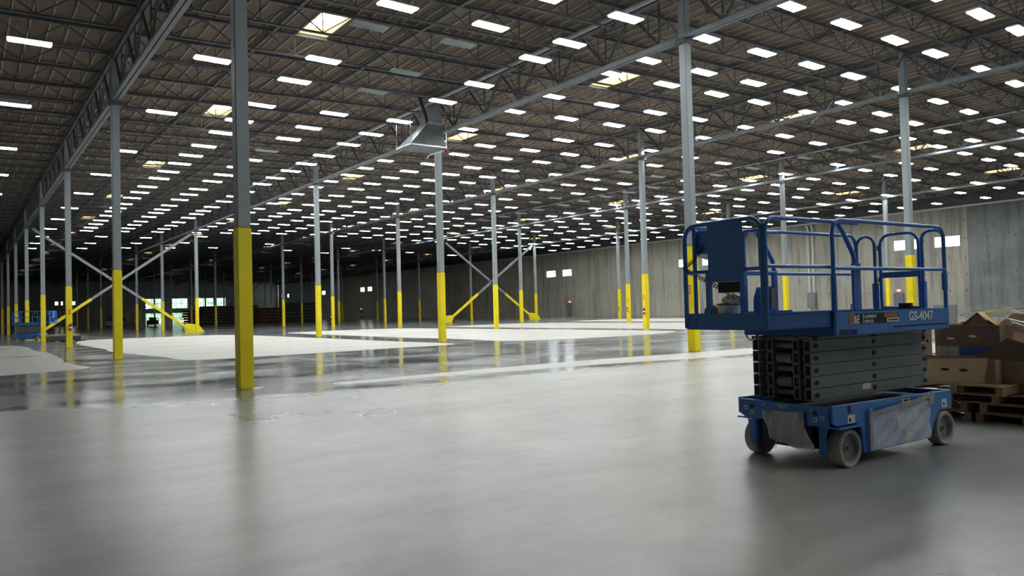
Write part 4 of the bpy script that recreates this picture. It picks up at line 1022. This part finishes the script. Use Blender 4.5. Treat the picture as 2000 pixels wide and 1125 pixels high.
# =================================================================== cardboard
def sheet(name, pts, m, label, t=.006, parent=None, holes=(), extra=None, cat='cardboard'):
    """flat card: pts are 3-D corners of one plane, given a thickness"""
    P_ = [Vector(p) for p in pts]; n = (P_[1]-P_[0]).cross(P_[2]-P_[0]).normalized()
    k = len(P_); vs = [p-n*t/2 for p in P_]+[p+n*t/2 for p in P_]
    o = MB().add(vs, [tuple(range(k)), tuple(range(k, 2*k))[::-1]]+[(i, k+i, k+(i+1)%k, (i+1)%k) for i in range(k)]).build(name, m, parent)
    fix_normals(o)
    return tag(o, label, cat) if label else o
def box_open(name, c, dims, rz, m, label, lean=0, flaps=(.5, .5, .5, .5), holes=True):
    w, l, h = dims; t = empty(name, c, label, 'box', rz=rz)
    th = .006
    def side(a, b, nm, mm=m): bevel(MB().box(a, b).build(nm, mm, t), .001, 1)
    side((-w/2, -l/2, 0), (-w/2+th, l/2, h), 'side_wall'); side((w/2-th, -l/2, 0), (w/2, l/2, h), 'side_wall')
    side((-w/2+th, -l/2, 0), (w/2-th, -l/2+th, h), 'end_wall'); side((-w/2+th, l/2-th, 0), (w/2-th, l/2, h), 'end_wall'); side((-w/2+th, -l/2+th, 0), (w/2-th, l/2-th, th), 'bottom')
    return t
def oval(c, a, b, n=14): return [(c[0]+a*math.cos(2*math.pi*k/n), c[1]+b*math.sin(2*math.pi*k/n)) for k in range(n)]
# lower brown box on the pallets, and a tan panel leaning in front of it
b1 = box_open('cardboard_box', (11.36, 4.78, .514), (.90, 1.05, .33), -.03, M['brown2'], 'low brown cardboard box on the pallets, behind the tan panel')
b5 = box_open('cardboard_box', (11.50, 3.73, .512), (.95, 1.0, .335), -.12, M['brown2'], 'lower brown cardboard box at the right edge, under the dark flap')
tp = empty('flattened_tan_box', (10.72, 4.68, .5), 'light tan cardboard panel with two oval hand holes, leaning on the pallets', 'cardboard')
YZ = [(.39, -.03), (.36, .32), (-.40, .365), (-.34, .045)]
o = MB().prism([(y, z) for y, z in YZ], 0, -.01, .0).build('panel', M['tan'], tp); fix_normals(o)
for y in (-.10, .13): 
    o = MB().prism(oval((y, .195), .055, .021), 0, -.0112, -.0101).build('hand_hole', M['stickblk'], tp); fix_normals(o)
# middle brown box with blue strip and white papers
b2 = box_open('printed_cardboard_box', (11.45, 4.66, .86), (.85, .82, .42), .0, M['brown'], 'upper dark brown cardboard box with a blue printed strip at its foot')
MB().box((-.4275, -.33, .012), (-.4252, .10, .13)).build('blue_strip', M['blueprint'], b2)
for y in (.165, .315): MB().box((-.432, y-.07, .0), (-.4253, y+.072, .125)).build('white_paper', M['board'], b2)
for y in (.20, -.08): o = MB().prism(oval((y, .27 if y < 0 else .235), .055, .016), 0, -.4262, -.4251).build('hand_hole', M['cream'], b2); fix_normals(o)
text('print_mark', '= : =', .12, M['blueprint'], b2, Matrix.Translation((-.4262, -.12, .33)) @ Matrix(((0,0,-1,0),(-1,0,0,0),(0,1,0,0),(0,0,0,1))))
b1.children and None
bevel(MB().box((-.44, -.51, .334), (.44, .515, .345)).build('folded_flap', M['brownd'], b1), .001, 1)
o = MB().prism([(.06, 0), (-.06, 0), (-.06, .40), (.06, .40)], 0, -.004, .004).build('tan_cardboard_strip', M['tan']); fix_normals(o); o.location = (10.935, 5.13, .861); tag(o, 'narrow upright tan cardboard strip with one hole, right behind the scissor arms', 'cardboard')
hh = MB().prism(oval((.0, .20), .018, .022), 0, -.0055, -.0041).build('hand_hole', M['stickblk'], o); fix_normals(hh)
sheet('torn_brown_box', [(10.82, 4.48, .87), (10.88, 4.10, 1.12), (10.95, 3.55, .92), (10.95, 3.6, .80), (10.9, 4.2, .83)], M['brownd'], 'dark brown triangular cardboard flap at the right edge of the pile')
sheet('flattened_brown_box', [(11.75, 4.62, 1.27), (11.6, 4.30, 1.42), (11.5, 3.5, 1.36), (11.3, 3.4, .85), (11.2, 4.15, .88), (11.55, 4.45, 1.28)], M['brown2'], 'large mid-brown cardboard panel leaning at the right of the pile')
tent = empty('open_tan_box', (11.9, 4.80, 1.28), 'pale tan cardboard propped open like a tent on the pile', 'box', rz=.2)
sheet('left_leaf', [(-.25,.26,-.06),(.25,.26,-.06),(.25,.02,.16),(-.25,.02,.16)], M['tan'], None, parent=tent)
sheet('right_leaf', [(-.25,.02,.16),(.25,.02,.16),(.25,-.26,-.07),(-.25,-.26,-.07)], M['tan'], None, parent=tent)
sheet('inner_leaf', [(-.24,.20,-.06),(-.24,.02,.15),(-.24,-.20,-.07)], M['brown2'], None, parent=tent)
# a big heap box further back so the pile has a body
b3 = box_open('cardboard_box', (12.6, 4.45, .13), (1.0, 1.5, 1.16), .08, M['brown'], 'tall brown cardboard box full of scrap at the back of the pile')
b4 = box_open('cardboard_box', (12.78, 3.02, .0), (1.2, 1.1, 1.30), -.1, M['brown2'], 'tall brown cardboard box beyond the right edge of the pile')
MB().box((-.48, -.73, .02), (.48, .73, 1.06)).build('scrap_fill', M['brownd'], b3); MB().box((-.58, -.53, .02), (.58, .53, 1.2)).build('scrap_fill', M['brownd'], b4)
# plastic straps lying over the pile
for k in range(14):
    pts = []
    a = Vector((12.2+random.uniform(-.3,.4), 5.16-.025*k, 1.38+random.uniform(-.02,.07))); b = a+Vector((random.uniform(-.3,.3), -random.uniform(.5,1.0), random.uniform(-.02,.10)))
    bend = Vector((random.uniform(-.2,.2), 0, random.uniform(.0,.07)))
    pts = [a*(1-f)**2+(a+b+bend*2)*f*(1-f)+b*f*f for f in np.linspace(0, 1, 8)]
    m_ = MB()
    for p, q in zip(pts, pts[1:]): m_.bar(p, q, .022, .012)
    tag(m_.build('packing_strap', M['strap']), 'white packing strap on the cardboard pile, %s from its left end' % nth(k+1), 'strap', 'packing straps on the pile')
for k, (a, b) in enumerate((((11.35,4.28,1.36),(11.0,3.6,1.22)),((11.3,4.2,1.31),(10.95,3.65,1.18)),((11.3,4.28,1.26),(11.35,4.05,1.33)),((11.9,4.06,1.46),(12.0,3.93,1.52)),((11.35,4.24,1.33),(11.0,3.4,1.25)))):
    tag(MB().bar(a, b, .022, .010).build('packing_strap', M['strap']), ['upper white strap crossing the brown panel at the right edge','lower white strap crossing the brown panel at the right edge','short white strap crossing the other two at the right edge','short white strap sticking up against the wall','middle white strap crossing the brown panel at the right edge'][k], 'strap', 'loose straps at right')
o = bevel(MB().box((-.015, -.26, 0), (.015, .26, 1.54)).build('grey_board', M['board']), .003, 1); o.location = (13.35, 5.95, 0); o.rotation_euler = (0, 0, -.5); tag(o, 'pale grey upright board standing behind the lift platform end', 'board')
o = bevel(MB().lathe([(0,-.05),(.05,-.04),(.06,0),(.04,.05),(0,.06)], (0,0,0), axis=2, n=7).build('crumpled_paper', M['cream']), .004, 1); o.location = (10.72, 3.78, .58); tag(o, 'crumpled tan paper lump on the pallets at the right edge', 'paper')
# =================================================================== far end clutter
def stack(c, rz, L_, n_, h, m, label, cat='rack beams', w=1.2, seed=0):
    rr = random.Random(seed); t = empty('rack_beam_stack', (*c, 0), label, cat, rz=rz)
    for k in range(n_):
        z = h/n_*k; off = rr.uniform(-.25, .25)
        for q in range(3): MB().box((-L_/2+off, -w/2+q*w/3+.02, z), (L_/2+off, -w/2+(q+1)*w/3-.02, z+h/n_-.06)).build('rack_beam', m, t)
RR = math.radians(-36.2)
stack((37.5, 159.5), RR, 3.2, 6, 3.0, M['redrack'], 'dark red rack parts stacked in front of the far glazing', seed=1)
stack((41.8, 157.0), RR, 7.0, 7, 3.7, M['blackrack'], 'long dark rack stack right of the red one at the far end', seed=2)
stack((46.8, 153.4), RR, 4.0, 7, 3.7, M['blackrack'], 'dark rack stack partly hidden by the nearest column', seed=3)
stack((50.0, 151.2), RR, 5.0, 5, 3.1, M['redrack'], 'dark red rack stack just right of the nearest column', seed=4)
stack((55.2, 147.2), RR, 7.4, 6, 3.9, M['blackrack'], 'long dark rack stack beneath the far right wall windows', seed=5)
for k, (x, y, m_, lb) in enumerate(((31.0, 163.2, 'dark', 'dark wheeled cart in front of the far glass doors'), (26.0, 166.5, 'boxgrey', 'pale boxy machine left of the far glass doors'), (24.4, 167.2, 'board', 'second pale boxy machine, farther left of the glass doors'))):
    t = empty('equipment_cart', (x, y, 0), lb, 'cart', rz=RR)
    bevel(MB().box((-1.0, -.5, .35), (1.0, .5, 1.15)).build('body', M[m_], t), .03); MB().box((-.5, -.45, 1.15), (.5, .45, 1.7)).build('hood', M['dark'], t)
    for s in (-.75, .75): MB().lathe([(0,-.06),(.17,-.06),(.17,.06),(0,.06)], (s, -.45, .175), axis=1, n=12).build('wheel', M['black'], t)
    if k == 0: MB().box((-.8, -.56, .20), (.8, -.51, .40)).build('white_bumper', M['sticker'], t)
print('objects', len(bpy.data.objects), 'script done')
